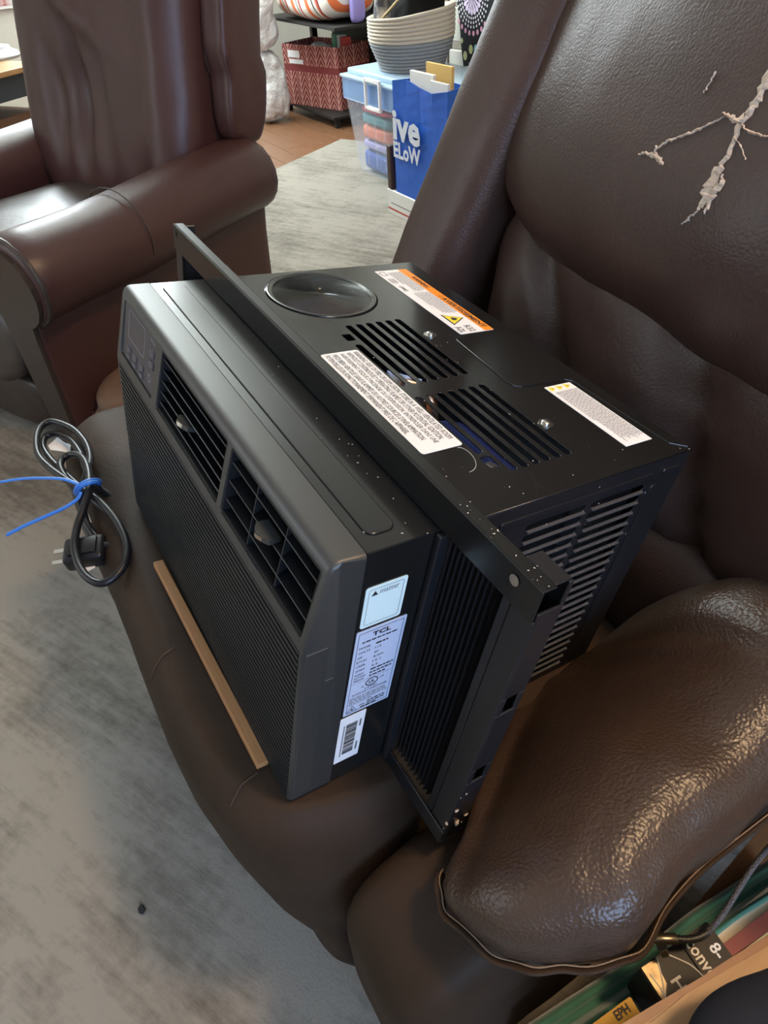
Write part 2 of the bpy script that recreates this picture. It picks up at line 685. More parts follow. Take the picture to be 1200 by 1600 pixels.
# front bezel: solid with a rounded profile, openings cut out
prof = []
for (cy, cz, a0, a1, r) in ((0.006, 0.006, 180, 270, 0.006),):
    pass
prof = [(YS, 0.0), (YS, H), (YF + 0.010, H), (YF + 0.006, H - 0.0007), (YF + 0.0028, H - 0.0030), (YF + 0.0005, H - 0.0075),
        (0.0006, ZK + 0.004), (0.0, ZK), (0.0, 0.004), (0.004, 0.0)]
bm = prism(bmesh.new(), prof, 0, 0.0, W)
ends = [e for e in bm.edges if abs(e.verts[0].co.x - e.verts[1].co.x) < 1e-6 and e.verts[0].co.x > W - 1e-6
        and not (abs(e.verts[0].co.y - YS) < 1e-6 and abs(e.verts[1].co.y - YS) < 1e-6)]
bmesh.ops.bevel(bm, geom=ends, offset=0.004, segments=3, affect='EDGES', profile=0.5)
bezel = obj('front_bezel', bm, AC_SATIN, ac)
cut = bmesh.new()


def cut_slant(x0, x1, z0, z1, depth, r=0.003):
    M = frame_matrix(slant(0, 0 + ZK), (1, 0, 0), slant(0, H) - slant(0, ZK))
    loops = [roundrect(x0, z0 - ZK, x1, z1 - ZK, r, 3)]
    pts = loops[0]
    A = [cut.verts.new(M @ V((p[0], p[1], 0.02))) for p in pts]
    B = [cut.verts.new(M @ V((p[0], p[1], -depth))) for p in pts]
    n = len(pts)
    for i in range(n):
        cut.faces.new((A[i], A[(i + 1) % n], B[(i + 1) % n], B[i]))
    cut.faces.new(list(reversed(A)))
    cut.faces.new(B)
    return M


SM = cut_slant(0.010, 0.120, 0.2275, 0.2885, 0.005)
cut_slant(0.135, 0.301, 0.227, 0.2905, 0.034)
cut_slant(0.309, 0.463, 0.2265, 0.2905, 0.034)
box(cut, (0.004, -0.01, 0.006), (0.4655, 0.010, 0.2135))
boolean(bezel, cut)
bezel.data.polygons.foreach_set('use_smooth', [True] * len(bezel.data.polygons))
bezel.data.set_sharp_from_angle(angle=math.radians(35))

# lower filter grille: real lattice in front of a dark filter
lat = bmesh.new()
nz, nx = 29, 100
for i in range(nz + 1):
    z = 0.0065 + i * (0.207 - 0.0) / nz
    box(lat, (0.0042, -0.0004, z - 0.0019), (0.4652, 0.0036, z + 0.0019))
for i in range(nx + 1):
    x = 0.0045 + i * 0.4605 / nx
    box(lat, (x - 0.0007, 0.0016, 0.0065), (x + 0.0007, 0.0042, 0.2132))
gr = obj('filter_grille', lat, AC_PLASTIC, ac)
gr['label'] = 'matte black perforated intake grille of fine slots'
obj('filter_backing', nbox((0.0045, 0.0065, 0.0065), (0.465, 0.0095, 0.213)), AC_DARK, gr)
# snap-on side edge of the removable grille
obj('grille_side_tab', nbox((W - 0.001, 0.003, 0.012), (W + 0.0009, 0.0215, ZK - 0.003), 0.0006, 1), AC_SATIN, gr)
obj('side_latch', nbox((W - 0.001, 0.0222, 0.160), (W + 0.0006, 0.030, 0.1735), 0.0006, 1), AC_SATIN, bezel)

# control panel in the recess
PANEL = mat('control_panel_grey', (0.055, 0.052, 0.062), 0.38)
cp = obj('control_panel', plate([roundrect(0.0112, 0.0110, 0.1188, 0.0698, 0.0025)], 0.0025), PANEL, ac,
         matrix=SM @ Matrix.Translation((0, 0, -0.0023)))
cp['label'] = 'dark grey touch control panel with display outline and buttons'
CPM = Matrix.Translation((0, 0, 0.0001))


def outline(x0, y0, x1, y1, r, t, parent, M, m, name):
    return flat([roundrect(x0, y0, x1, y1, r), roundrect(x0 + t, y0 + t, x1 - t, y1 - t, max(r - t, 1e-4))], parent, M, m, name)


outline(0.028, 0.0375, 0.083, 0.0685, 0.003, 0.0007, cp, CPM, INK_LIGHT, 'display_outline')
lettering('TCL', cp, CPM, 0.0995, 0.0655, width=0.015, height=0.0036, material=INK_LIGHT, bold=0.02)
for (bx, bz, w, h) in ((0.029, 0.021, 0.012, 0.0075), (0.050, 0.021, 0.012, 0.0075), (0.073, 0.021, 0.012, 0.0075),
                       (0.0295, 0.0135, 0.0115, 0.0055), (0.0505, 0.0135, 0.0115, 0.0055), (0.0735, 0.0135, 0.0115, 0.0055),
                       (0.099, 0.0505, 0.015, 0.0085), (0.099, 0.0385, 0.015, 0.0085)):
    bt = obj('button', plate([roundrect(bx, bz, bx + w, bz + h, 0.0014)], 0.001, 0.0003, 1), PANEL, cp, matrix=Matrix.Translation((0, 0, 0.0009)))
    outline(bx + w * .25, bz + h * .25, bx + w * .75, bz + h * .75, 0.0008, 0.0005, bt, CPM @ Matrix.Translation((0, 0, 0.0001)), INK_LIGHT, 'button_icon')
flat([[(0.104 + 0.0045 * math.cos(a * .4488), 0.026 + 0.0045 * math.sin(a * .4488)) for a in range(14)],
      [(0.104 + 0.0032 * math.cos(a * .4488), 0.026 + 0.0032 * math.sin(a * .4488)) for a in range(14)]], cp, CPM, INK_LIGHT, 'power_button')


# air louvers
SLAT_SHADED = mat('slat_shaded_black', (0.006, 0.006, 0.007), 0.5, spec=0.25)  # recess shade put into the slat colour; only front edges stay lighter


def louver(x0, x1, z0, z1, tilt, nslat, knob, name_label, swing=0.0, vane_front=-0.012, nv=3):
    M = SM @ Matrix.Translation((0, z0 - ZK, 0))
    h = z1 - z0
    back = obj('air_outlet', None or _outlet(x0, x1, h), AC_DARK, ac, matrix=M)
    back['label'] = name_label
    w = x1 - x0
    sl = nbox((0, -0.0006, -0.013), (w - 0.004, 0.0006, 0.0), 0.0004, 1)
    first = None
    for i in range(nslat):
        yy = h * (i + 0.75) / (nslat + 0.5)
        L = Matrix.Translation((x0 + 0.002, yy, -0.003)) @ Matrix.Rotation(tilt, 4, 'X')
        if first is None:
            first = obj('slat', sl, [SLAT_SHADED, AC_SATIN], back, matrix=L)
            for p_ in first.data.polygons:
                p_.material_index = 1 if p_.center.z > -0.0006 else 0
        else:
            inst(first, matrix=L)
    vn = nbox((-0.0005, 0.002, -0.028), (0.0005, h - 0.002, vane_front))
    firstv = None
    for i in range(nv):
        L = Matrix.Translation((x0 + w * (i + 1) / (nv + 1), 0, 0)) @ Matrix.Rotation(swing, 4, 'Y')
        firstv = obj('vane', vn, AC_PLASTIC, back, matrix=L) if firstv is None else inst(firstv, matrix=L)
    kx, kz = knob
    K = Matrix.Translation((kx, kz - z0, 0.0)) @ Matrix.Rotation(tilt * 0.4, 4, 'X')
    pts = []
    kb = bmesh.new()
    arc = [(-0.012 + 0.024 * i / 10, 0.0055 * math.cos((i / 10 - .5) * math.pi)) for i in range(11)]
    poly = [(a, c) for a, c in arc] + [(0.012, -0.010), (-0.012, -0.010)]
    prism(kb, [(c, a) for a, c in reversed(poly)], 1, -0.0022, 0.0022)
    tb = obj('slat_tab', kb, AC_SATIN, back, matrix=K)
    lb = bmesh.new()
    A = [lb.verts.new((a * 0.86, 0.0019, c * 0.98 + 0.0006)) for a, c in arc[1:-1]]
    B = [lb.verts.new((a * 0.86, -0.0019, c * 0.98 + 0.0006)) for a, c in arc[1:-1]]
    for i in range(len(A) - 1):
        lb.faces.new((A[i], B[i], B[i + 1], A[i + 1]))
    obj('tab_label', lb, CHROME, tb)
    return back


def _outlet(x0, x1, h):
    b2 = bmesh.new()
    box(b2, (x0, 0.0, -0.033), (x1, h, -0.030))
    t = 0.0022
    box(b2, (x0 + .0004, 0.0004, -0.012), (x0 + t, h - .0004, -0.0015), 0.0004, 1)
    box(b2, (x1 - t, 0.0004, -0.012), (x1 - .0004, h - .0004, -0.0015), 0.0004, 1)
    box(b2, (x0 + t, 0.0004, -0.012), (x1 - t, t, -0.0015), 0.0004, 1)
    box(b2, (x0 + t, h - t, -0.012), (x1 - t, h - .0004, -0.0015), 0.0004, 1)
    return b2


louver(0.135, 0.301, 0.227, 0.2905, math.radians(-20), 5, (0.210, 0.2535), 'black air outlet with horizontal slats and a small tab')
louver(0.309, 0.463, 0.2265, 0.2905, math.radians(12), 3, (0.384, 0.2605), 'black air outlet with slats and vanes turned down', swing=0.35, vane_front=-0.0035, nv=2)

# front body sleeve with embossed bar on top
sl = bmesh.new()
prism(sl, [(YS + .0006, H), (FL0 + .002, H), (FL0 + .002, H - .002), (YS + .0006, H - .002)], 0, 0.0015, W - 0.0015)
box(sl, (W - 0.0035, YS + .0006, 0.002), (W - 0.0012, FL0 + .002, H - .0002), 0.0008, 1)
box(sl, (0.0012, YS + .0006, 0.002), (0.0035, FL0 + .002, H - .0002), 0.0008, 1)
box(sl, (0.004, YS + .0006, 0.001), (W - .004, FL0 + .002, 0.003))
sleeve = obj('body_sleeve', sl, AC_METAL, ac)
obj('embossed_bar', plate([roundrect(0.012, 0.052, 0.455, 0.077, 0.008, 6)], 0.0022, 0.001, 2), AC_METAL, sleeve,
    matrix=Matrix.Translation((0, 0, H + 0.0014)), smooth=True, angle=30)

# rear casing: top sheet with vents
top_loops = [[(0.0, FL0 + .004), (W, FL0 + .004), (W, D), (0.0, D)]]
YSL = [0.1945 + 0.01265 * i for i in range(7)]
for i, y in enumerate(YSL):
    a, b2 = 0.1530, 0.2845
    if i == 0:
        a = 0.196
    top_loops.append(slot(a, b2, y, 0.0036))
    a, b2 = 0.306, 0.4325
    if i == 0:
        b2 = 0.402
    top_loops.append(slot(a, b2, y, 0.0036))
top_loops.append(roundrect(0.1715, 0.189, 0.1865, 0.199, 0.001, 2))
top_loops.append(roundrect(0.4075, 0.189, 0.4225, 0.199, 0.001, 2))
topsheet = obj('top_panel', plate(top_loops, 0.0014, 0.0003, 1), AC_METAL, ac, matrix=Matrix.Translation((0, 0, H)))
topsheet['label'] = 'glossy black sheet metal top with two groups of vent slots'
TZ = Matrix.Translation((0, 0, 0))
ring = lathe(bmesh.new(), [(0.058, 0.0), (0.0605, 0.0014), (0.0632, 0.0014), (0.0658, 0.0)], 56, (0.0700, 0.2200, 0))
obj('embossed_ring', ring, AC_METAL, topsheet, smooth=True, matrix=Matrix.Translation((0, 0, 0.0001)))
step = [(0.2125, 0.391), (0.2125, 0.3135), (0.2175, 0.3065), (0.310, 0.3000), (0.320, 0.3015), (0.3250, 0.309), (0.3275, 0.366), (0.333, 0.3725), (0.455, 0.3775), (0.4665, 0.391)]
obj('embossed_step', plate([step], 0.0016, 0.0007, 2), AC_METAL, topsheet, smooth=True, angle=30,
    matrix=Matrix.Translation((0, 0, 0.0011)))
scr = lathe(bmesh.new(), [(0.0072, 0.0), (0.0072, 0.0008), (0.0042, 0.0010), (0.0042, 0.0028), (0.0034, 0.0034), (0.0, 0.0034)], 20)
s0 = obj('screw', scr, CHROME, topsheet, smooth=True, angle=40, matrix=Matrix.Translation((0.1985, 0.2855, 0)))
inst(s0, (0.3865, 0.2845, 0))
cross = nbox((-0.0024, -0.0005, 0.0030), (0.0024, 0.0005, 0.0036))
box(cross, (-0.0005, -0.0024, 0.0030), (0.0005, 0.0024, 0.0036))
c0 = obj('screw_cross', cross, INK, s0)

# right side sheet with louvered slots, plus left side, back and tray
side_loops = [[(FL0 + .004, 0.0), (D, 0.0), (D, H - .0016), (FL0 + .004, H - .0016)]]
ZSL = [0.2690 - 0.01245 * i for i in range(21)]
for z in ZSL:
    side_loops.append(slot(0.1965, 0.2655, z, 0.0038))
    side_loops.append(slot(0.2725, 0.3425, z, 0.0038))
SIDEM = frame_matrix((W, 0, 0), (0, 1, 0), (0, 0, 1))
side = obj('side_panel', plate(side_loops, 0.0014, 0.0003, 1), AC_SIDE, ac, matrix=SIDEM)
side['label'] = 'black side sheet with two columns of louver slots'
lip = bmesh.new()
prism(lip, [(-0.0030, 0.0), (-0.0036, 0.0026), (-0.0048, 0.0026), (-0.0048, -0.0005)], 0, 0.001, 0.068)
lv = None
for z in ZSL:
    for y in (0.1965, 0.2725):
        L = Matrix.Translation((y + 0.0005, z, 0))
        lv = obj('louver_lip', lip, mat('bright_louver_edge', (0.16, 0.16, 0.17), 0.25, metal=0.6), side, matrix=L) if lv is None else inst(lv, matrix=L)  # lip metal is brighter than the black sheet
obj('embossed_rib', plate([roundrect(0.164, 0.2795, 0.346, 0.2855, 0.0029)], 0.0024, 0.001), AC_SIDE, side, matrix=Matrix.Translation((0, 0, 0.0016)), smooth=True, angle=30)
obj('embossed_rib', plate([roundrect(0.360, 0.279, 0.384, 0.285, 0.0029)], 0.0024, 0.001), AC_SIDE, side, matrix=Matrix.Translation((0, 0, 0.0016)), smooth=True, angle=30)
obj('embossed_rib', plate([roundrect(0.352, 0.02, 0.362, 0.268, 0.004)], 0.0020, 0.0008), AC_SIDE, side, matrix=Matrix.Translation((0, 0, 0.0013)), smooth=True, angle=30)
obj('left_panel', nbox((0.0, FL0 + .004, 0.0), (0.0014, D, H - .0016)), AC_SIDE, ac)
bk = bmesh.new()
box(bk, (0.0016, D - 0.0016, 0.0), (W - .0016, D, H - .0016))
bp_ = obj('back_panel', bk, AC_SIDE, ac)
obj('condenser_coil', nbox((0.02, D - 0.03, 0.02), (W - .02, D - .006, H - .012)), SILVER, ac)
obj('base_tray', nbox((0.0016, FL0 + .004, 0.0), (W - .0016, D - .0016, 0.0025)), AC_DARK, ac)
# what shows through the vents
obj('fan_motor', lathe(bmesh.new(), [(0.0, -0.065), (0.052, -0.065), (0.056, -0.055), (0.056, 0.05), (0.045, 0.062), (0.0, 0.062)], 28),
    BLUE_PLASTIC, ac, smooth=True, angle=40, matrix=Matrix.Translation((0.360, 0.236, 0.205)) @ Matrix.Rotation(math.pi / 2, 4, 'Y'))
obj('dark_slot_blocker', nbox((0.448, 0.185, 0.01), (0.451, 0.275, 0.285)), AC_DARK, ac)  # added dark sheet hiding the motor so the side slots look black
obj('compressor', lathe(bmesh.new(), [(0.0, 0), (0.06, 0), (0.066, 0.01), (0.066, 0.19), (0.05, 0.22), (0.0, 0.228)], 28), AC_DARK, ac,
    smooth=True, matrix=Matrix.Translation((0.09, 0.25, 0.012)))
for i, (y, z) in enumerate(((0.205, 0.262), (0.222, 0.250), (0.240, 0.262))):
    obj('copper_pipe', ntube(catmull([(0.165, y - .02, 0.10), (0.20, y, z - .03), (0.235, y + .006, z), (0.262, y + .016, z - .015), (0.272, y + .02, 0.15)], 8), 0.0065, seg=10),
        COPPER if i else CHROME, ac, smooth=True)
fan = bmesh.new()
lathe(fan, [(0.018, -0.02), (0.018, 0.02), (0.0, 0.02)], 16)
for a in range(10):
    q = Matrix.Rotation(a * math.pi / 5, 4, 'Z')
    vs = [fan.verts.new(q @ V(p)) for p in ((0.016, -.004, -.018), (0.016, .004, .018), (0.05, .008, .018), (0.05, -.010, -.018))]
    fan.faces.new(vs)
obj('blower_fan', fan, SILVER, ac, matrix=Matrix.Translation((0.236, 0.225, 0.225)) @ Matrix.Rotation(1.2, 4, 'X'))
for i in range(6):
    obj('wire_connector', nbox((0, 0, 0), (0.012, 0.007, 0.006), 0.001, 1), CHROME if i % 2 else COPPER, ac,
        matrix=Matrix.Translation((0.395 + 0.012 * (i % 3), 0.192 + 0.013 * i, 0.262 + 0.003 * (i % 2))) @ Matrix.Rotation(0.5 + i, 4, 'Z'))

# mounting frame with accordion side curtains
def boxes(name, lst, m, parent, bev=0.0008):
    b2 = bmesh.new()
    for lo, hi in lst:
        box(b2, lo, hi, bev, 1)
    return obj(name, b2, m, parent)


boxes('top_rail', [((FX0, FL0, H + .0005), (FX1, FL0 + .002, FZ1)), ((FX0, FL0 + .002, FZ1 - .002), (FX1 - .0005, FL0 + .013, FZ1)),
                   ((0.035, FL0 + .013, FZ1 - .010), (W + .005, FL0 + .0145, FZ1 - .001)),
                   ((0.0, FL0 + .0146, H + .0003), (W, FL1 - .006, H + .0045)), ((0.035, FL0 + .0146, H + .0046), (W, FL0 + .0165, FZ1 - .004))],
      mat('rail_metal', (0.009, 0.009, 0.009), 0.24), ac)
boxes('bottom_rail', [((FX0, FL0, FZ0), (FX1, FL0 + .002, 0.018)), ((FX0, FL0 + .0021, FZ0), (FX1, FL1 - .002, FZ0 + .002))], AC_SIDE, ac)
for (xa, xb, inner, tagname) in ((W + 0.006, 0.545, W, 'r'), (-0.079, -0.006, 0.0, 'l')):
    n = 13
    bm = bmesh.new()
    zs0, zs1 = 0.018, H + .0004
    ring0, ring1 = [], []
    for i in range(2 * n + 1):
        x = xa + (xb - xa) * i / (2 * n)
        y = FL0 + 0.006 + (0.008 if i % 2 else 0.0)
        ring0.append((x, y))
    for (x, y) in reversed(ring0):
        ring1.append((x, y + 0.0012))
    prism(bm, ring0 + ring1, 2, zs0, zs1)
    obj('accordion_curtain', bm, AC_PLEAT, ac)
    if tagname == 'r':
        fr = boxes('curtain_frame', [((0.545, FL0 + .0021, 0.004), (FX1, FL0 + .0045, H + .0004)), ((FX1 - .0022, FL0 + .0046, 0.215), (FX1, FL1, FZ1 - .022)),
                                     ((FX1 - .0022, FL0 + .0046, 0.118), (FX1, FL1, 0.195)), ((FX1 - .0022, FL0 + .0046, 0.0), (FX1, FL1, 0.098)),
                                     ((FX1 - .0022, FL0 + .0046, 0.195), (FX1, FL0 + .010, 0.215)), ((FX1 - .0022, FL1 - .006, 0.195), (FX1, FL1, 0.215)),
                                     ((FX1 - .0022, FL0 + .0046, 0.098), (FX1, FL0 + .010, 0.118)), ((FX1 - .0022, FL1 - .006, 0.098), (FX1, FL1, 0.118)),
                                     ((FX1 - .0022, FL1 - .004, FZ1 - .022), (FX1, FL1, FZ1)), ((FX1 - .03, FL0 + .0131, FZ1 - .002), (FX1 - .0023, FL1, FZ1)),
                                     ((0.545, FL1 - .002, 0.0), (FX1 - .0024, FL1, FZ1 - .0025)),
                                     ((0.537, FL0 + .0022, 0.004), (0.5445, FL0 + .009, H + .0003))], AC_SIDE, ac)
        obj('screw_hole', lathe(bmesh.new(), [(0.0, 0.0), (0.0035, 0.0), (0.0042, 0.0006), (0.0, 0.0006)], 14), CHROME, fr, smooth=True, angle=40,
            matrix=frame_matrix((0.5435, FL0 - .0002, 0.3185), (1, 0, 0), (0, 0, 1)))
    else:
        fr = boxes('curtain_frame', [((FX0, FL0 + .0021, 0.004), (-0.079, FL0 + .0045, H + .0004)), ((FX0, FL0 + .0046, 0.0), (FX0 + .002, FL1, FZ1 - .003))], AC_SIDE, ac)
        obj('screw_hole', lathe(bmesh.new(), [(0.0, 0.0), (0.0028, 0.0), (0.0034, 0.0005), (0.0, 0.0005)], 14), AC_DARK, fr, smooth=True, angle=40,
            matrix=frame_matrix((-0.091, FL0 - .0002, 0.319), (1, 0, 0), (0, 0, 1)))
obj('sleeve_lip', nbox((W - .0005, FL0 - 0.004, 0.004), (W + .0055, FL0 + .006, H - .001), 0.0012, 2), AC_PLEAT, ac)

# ---- printed labels
def sticker(name, M, w, h, m, r=0.002, label=None):
    o = obj(name, plate([roundrect(0, 0, w, h, r, 4)], 0.0003), m, ac, matrix=M @ Matrix.Translation((0, 0, 0.0004)))
    if label:
        o['label'] = label
    return o


I4 = Matrix.Identity(4)
TOP = lambda x, y: frame_matrix((x, y, H), (1, 0, 0), (0, 1, 0))
SIDE = lambda y, z: frame_matrix((W - 0.0010, y, z), (0, 1, 0), (0, 0, 1))


def fine_lines(parent, x0, y0, w, n, pitch, h, m=INK_GREY, seed=1, last=0.6):
    """rows of small print too fine to read"""
    rnd = random.Random(seed)
    loops = []
    for i in range(n):
        x = x0
        end = x0 + w * (last if i == n - 1 else rnd.uniform(0.93, 1.0))
        while x < end - 0.001:
            l = min(rnd.uniform(0.0018, 0.0055), end - x)
            y = y0 - i * pitch
            loops.append([(x, y), (x + l, y), (x + l, y + h), (x, y + h)])
            x += l + 0.0009
    b2 = bmesh.new()
    for lp in loops:
        b2.faces.new([b2.verts.new((p[0], p[1], 0)) for p in lp])
    return obj('small_print', b2, m, parent, matrix=Matrix.Translation((0, 0, 0.0003)))


def ring_poly(cx, cy, rx, ry, n=20):
    return [(cx + rx * math.cos(2 * math.pi * i / n), cy + ry * math.sin(2 * math.pi * i / n)) for i in range(n)]


def flame_triangle(parent, cx, cy, s, fill, up=1.0):
    tri = [(cx - s * .58, cy - s * .42), (cx + s * .58, cy - s * .42), (cx, cy + s * .58)]
    inn = [(cx + (p[0] - cx) * .82, cy + (p[1] - cy) * .82) for p in tri]
    flat([tri], parent, I4, INK, 'warning_triangle', 0.0002)
    flat([inn], parent, I4, fill, 'triangle_fill', 0.0004)
    fl = [(-.11, -.16), (.11, -.16), (.17, -.04), (.10, .13), (.06, .04), (-.02, .22), (-.08, .06), (-.16, -.02)]
    flat([[(cx + s * a, cy + s * c) for a, c in fl]], parent, I4, INK, 'flame_mark', 0.0006)


l1 = sticker('warning_label', TOP(0.0215, 0.321), 0.186, 0.0485, LABEL_WHITE, label='white and orange flammable gas warning label')
flat([roundrect(0.0005, 0.0355, 0.1855, 0.0482, 0.0015)], l1, I4, ORANGE, 'orange_band', 0.0002)
lettering('WARNING', l1, Matrix.Translation((0, 0, 0.0002)), 0.026, 0.0385, width=0.036, height=0.0066, bold=0.02)
lettering('/ AVERTISSEMENT', l1, Matrix.Translation((0, 0, 0.0002)), 0.088, 0.0380, width=0.090, height=0.0072, bold=0.02)
fine_lines(l1, 0.008, 0.0325, 0.062, 6, 0.0034, 0.0014, seed=3)
fine_lines(l1, 0.074, 0.0325, 0.062, 7, 0.0034, 0.0014, seed=4)
outline(0.005, 0.0035, 0.016, 0.0115, 0.001, 0.0006, l1, I4, INK, 'page_icon')
outline(0.027, 0.0035, 0.040, 0.0115, 0.001, 0.0006, l1, I4, INK, 'book_icon')
lettering('[i]', l1, I4, 0.0305, 0.0050, width=0.006, height=0.005)
lettering('-[##]', l1, I4, 0.049, 0.0040, width=0.016, height=0.0065)
flame_triangle(l1, 0.150, 0.0175, 0.024, YELLOW)
lettering('R32', l1, I4, 0.1685, 0.0165, width=0.0145, height=0.0085)
lettering('A2L', l1, I4, 0.1685, 0.0035, width=0.0145, height=0.0085)

l2 = sticker('warning_label', TOP(0.2065, 0.1455), 0.180, 0.0425, LABEL_WHITE, 0.003, label='white label of five lines of fire warning text')
rows = [('WARNING: RISK OF FIRE OR EXPLOSION. STORE IN A WELL-VENTILATED ROOM', 0.165, 0),
        ('WITHOUT CONTINUOUSLY OPERATING FLAMES OR OTHER POTENTIAL IGNITION.', 0.163, 0),
        ("AVERTISSEMENT: RISQUE D'INCENDIE OU D'EXPLOSION. ENTREPOSER DANS UNE", 0.166, 0),
        ("PIECE BIEN VENTILEE SANS FLAMMES OU AUTRES SOURCES D'INFLAMMATION", 0.158, 0),
        ("POTENTIELLES EN FONCTIONNEMENT PERMANENT PRES DE L'APPAREIL.", 0.146, 0)]
for i, (s, w, _) in enumerate(rows):
    lettering(s, l2, I4, 0.004, 0.0345 - i * 0.0079, width=w, height=0.0060)

l3 = sticker('caution_label', TOP(0.3335, 0.3315), 0.110, 0.0358, LABEL_WHITE, 0.0006, label='narrow white label of fine print with three yellow marks')
for i in range(3):
    cx, cy, s = 0.0052, 0.0065 + i * 0.0105, 0.0085
    flat([[(cx - s / 2, cy - s * .4), (cx + s / 2, cy - s * .4), (cx, cy + s * .5)]], l3, I4, YELLOW, 'yellow_mark', 0.0002)
    lettering('!', l3, I4, cx - 0.0005, cy - 0.002, width=0.001, height=0.004)
fine_lines(l3, 0.012, 0.0325, 0.092, 12, 0.00255, 0.0011, INK_GREY, seed=9)

q1 = sticker('pairing_label', SIDE(0.0475, 0.2195), 0.0362, 0.0440, LABEL_MINT, 0.0025, label='small pale mint label headed matter')
outline(0.0030, 0.0030, 0.0332, 0.0410, 0.0018, 0.0003, q1, I4, INK_GREY, 'label_border')
lettering('matter', q1, I4, 0.0125, 0.0345, width=0.017, height=0.0042, material=INK_GREY)
flat([[(0.0055, 0.0342), (0.0110, 0.0342), (0.00825, 0.0388)]], q1, I4, INK, 'star_mark')

q2 = sticker('rating_label', SIDE(0.0458, 0.1065), 0.0458, 0.1100, LABEL_BLUE_LIT, 0.0012, label='tall silver rating label with printed specifications, tinted by painted blue daylight')
outline(0.0025, 0.0030, 0.0433, 0.1070, 0.0006, 0.0003, q2, I4, INK, 'label_border')
lettering('TCL', q2, I4, 0.0150, 0.0990, width=0.017, height=0.0052, bold=0.03)
fine_lines(q2, 0.0065, 0.0945, 0.032, 1, 0.003, 0.0014, INK, seed=21, last=1.0)
for i, (a, c) in enumerate((('MODEL', ''), ('VOLTS', '115'), ('HZ', '60'), ('BTUH', '8,000'), ('CEER', '13.1'), ('AMPS', '6.2'))):
    y = 0.0875 - i * 0.0057
    lettering(a, q2, I4, 0.0045, y, height=0.0024, width=0.0022 * len(a))
    if i:
        lettering(c, q2, I4, 0.0200, y, height=0.0024, width=0.0019 * len(c))
fine_lines(q2, 0.0200, 0.0875, 0.012, 1, 0.003, 0.0018, INK, seed=22, last=1.0)
for i, a in enumerate(('MAXIMUM', 'ALLOWABLE', 'PRESSURE')):
    lettering(a, q2, I4, 0.0045, 0.0535 - i * 0.0038, height=0.0022, width=0.0012 * len(a))
fine_lines(q2, 0.0195, 0.0545, 0.022, 3, 0.0042, 0.0016, INK, seed=23, last=0.7)
fine_lines(q2, 0.0030, 0.0435, 0.040, 1, 0.002, 0.0003, INK, seed=24, last=1.0)
flat([ring_poly(0.0235, 0.0375, 0.0062, 0.0052), ring_poly(0.0235, 0.0375, 0.0053, 0.0043)], q2, I4, INK, 'certification_ring')
lettering('UL', q2, I4, 0.0205, 0.0355, width=0.006, height=0.0042, bold=0.02)
lettering('c', q2, I4, 0.0140, 0.0335, width=0.002, height=0.002)
lettering('US', q2, I4, 0.0310, 0.0375, width=0.0042, height=0.0024)
lettering('LISTED', q2, I4, 0.0178, 0.0295, width=0.0115, height=0.0022)
lettering('ROOM AIR CONDITIONER', q2, I4, 0.0060, 0.0258, width=0.034, height=0.0024)
fine_lines(q2, 0.0040, 0.0218, 0.038, 4, 0.0027, 0.0012, INK_GREY, seed=25)
flame_triangle(q2, 0.0078, 0.0070, 0.0085, LABEL_BLUE_LIT)
lettering('A2L', q2, I4, 0.0150, 0.0072, width=0.0055, height=0.0026)
fine_lines(q2, 0.0225, 0.0100, 0.018, 2, 0.003, 0.0014, INK, seed=26, last=1.0)
fine_lines(q2, 0.0165, 0.0040, 0.017, 1, 0.003, 0.0014, INK, seed=27, last=1.0)

q3 = sticker('barcode_label', SIDE(0.0442, 0.0310), 0.0258, 0.0725, LABEL_WHITE, 0.001, label='white barcode label with bars running across')
b2 = bmesh.new()
rnd = random.Random(5)
y = 0.012
while y < 0.060:
    t = rnd.choice((0.0004, 0.0007, 0.0011))
    b2.faces.new([b2.verts.new(p) for p in ((0.0072, y, 0), (0.0185, y, 0), (0.0185, y + t, 0), (0.0072, y + t, 0))])
    y += t + rnd.choice((0.0004, 0.0007, 0.0010))
for ya, yb2 in ((0.050, 0.061), (0.012, 0.025)):
    yy_ = ya
    while yy_ < yb2:
        b2.faces.new([b2.verts.new(p) for p in ((0.0208, yy_, 0), (0.0226, yy_, 0), (0.0226, yy_ + .0014, 0), (0.0208, yy_ + .0014, 0))])
        yy_ += 0.0022
obj('barcode', b2, INK, q3, matrix=Matrix.Translation((0, 0, 0.0003)))
b2 = bmesh.new()
fine_y = 0.010
while fine_y < 0.058:
    b2.faces.new([b2.verts.new(p) for p in ((0.0045, fine_y, 0), (0.0060, fine_y, 0), (0.0060, fine_y + .0016, 0), (0.0045, fine_y + .0016, 0))])
    fine_y += 0.0024
obj('small_print', b2, INK_GREY, q3, matrix=Matrix.Translation((0, 0, 0.0003)))

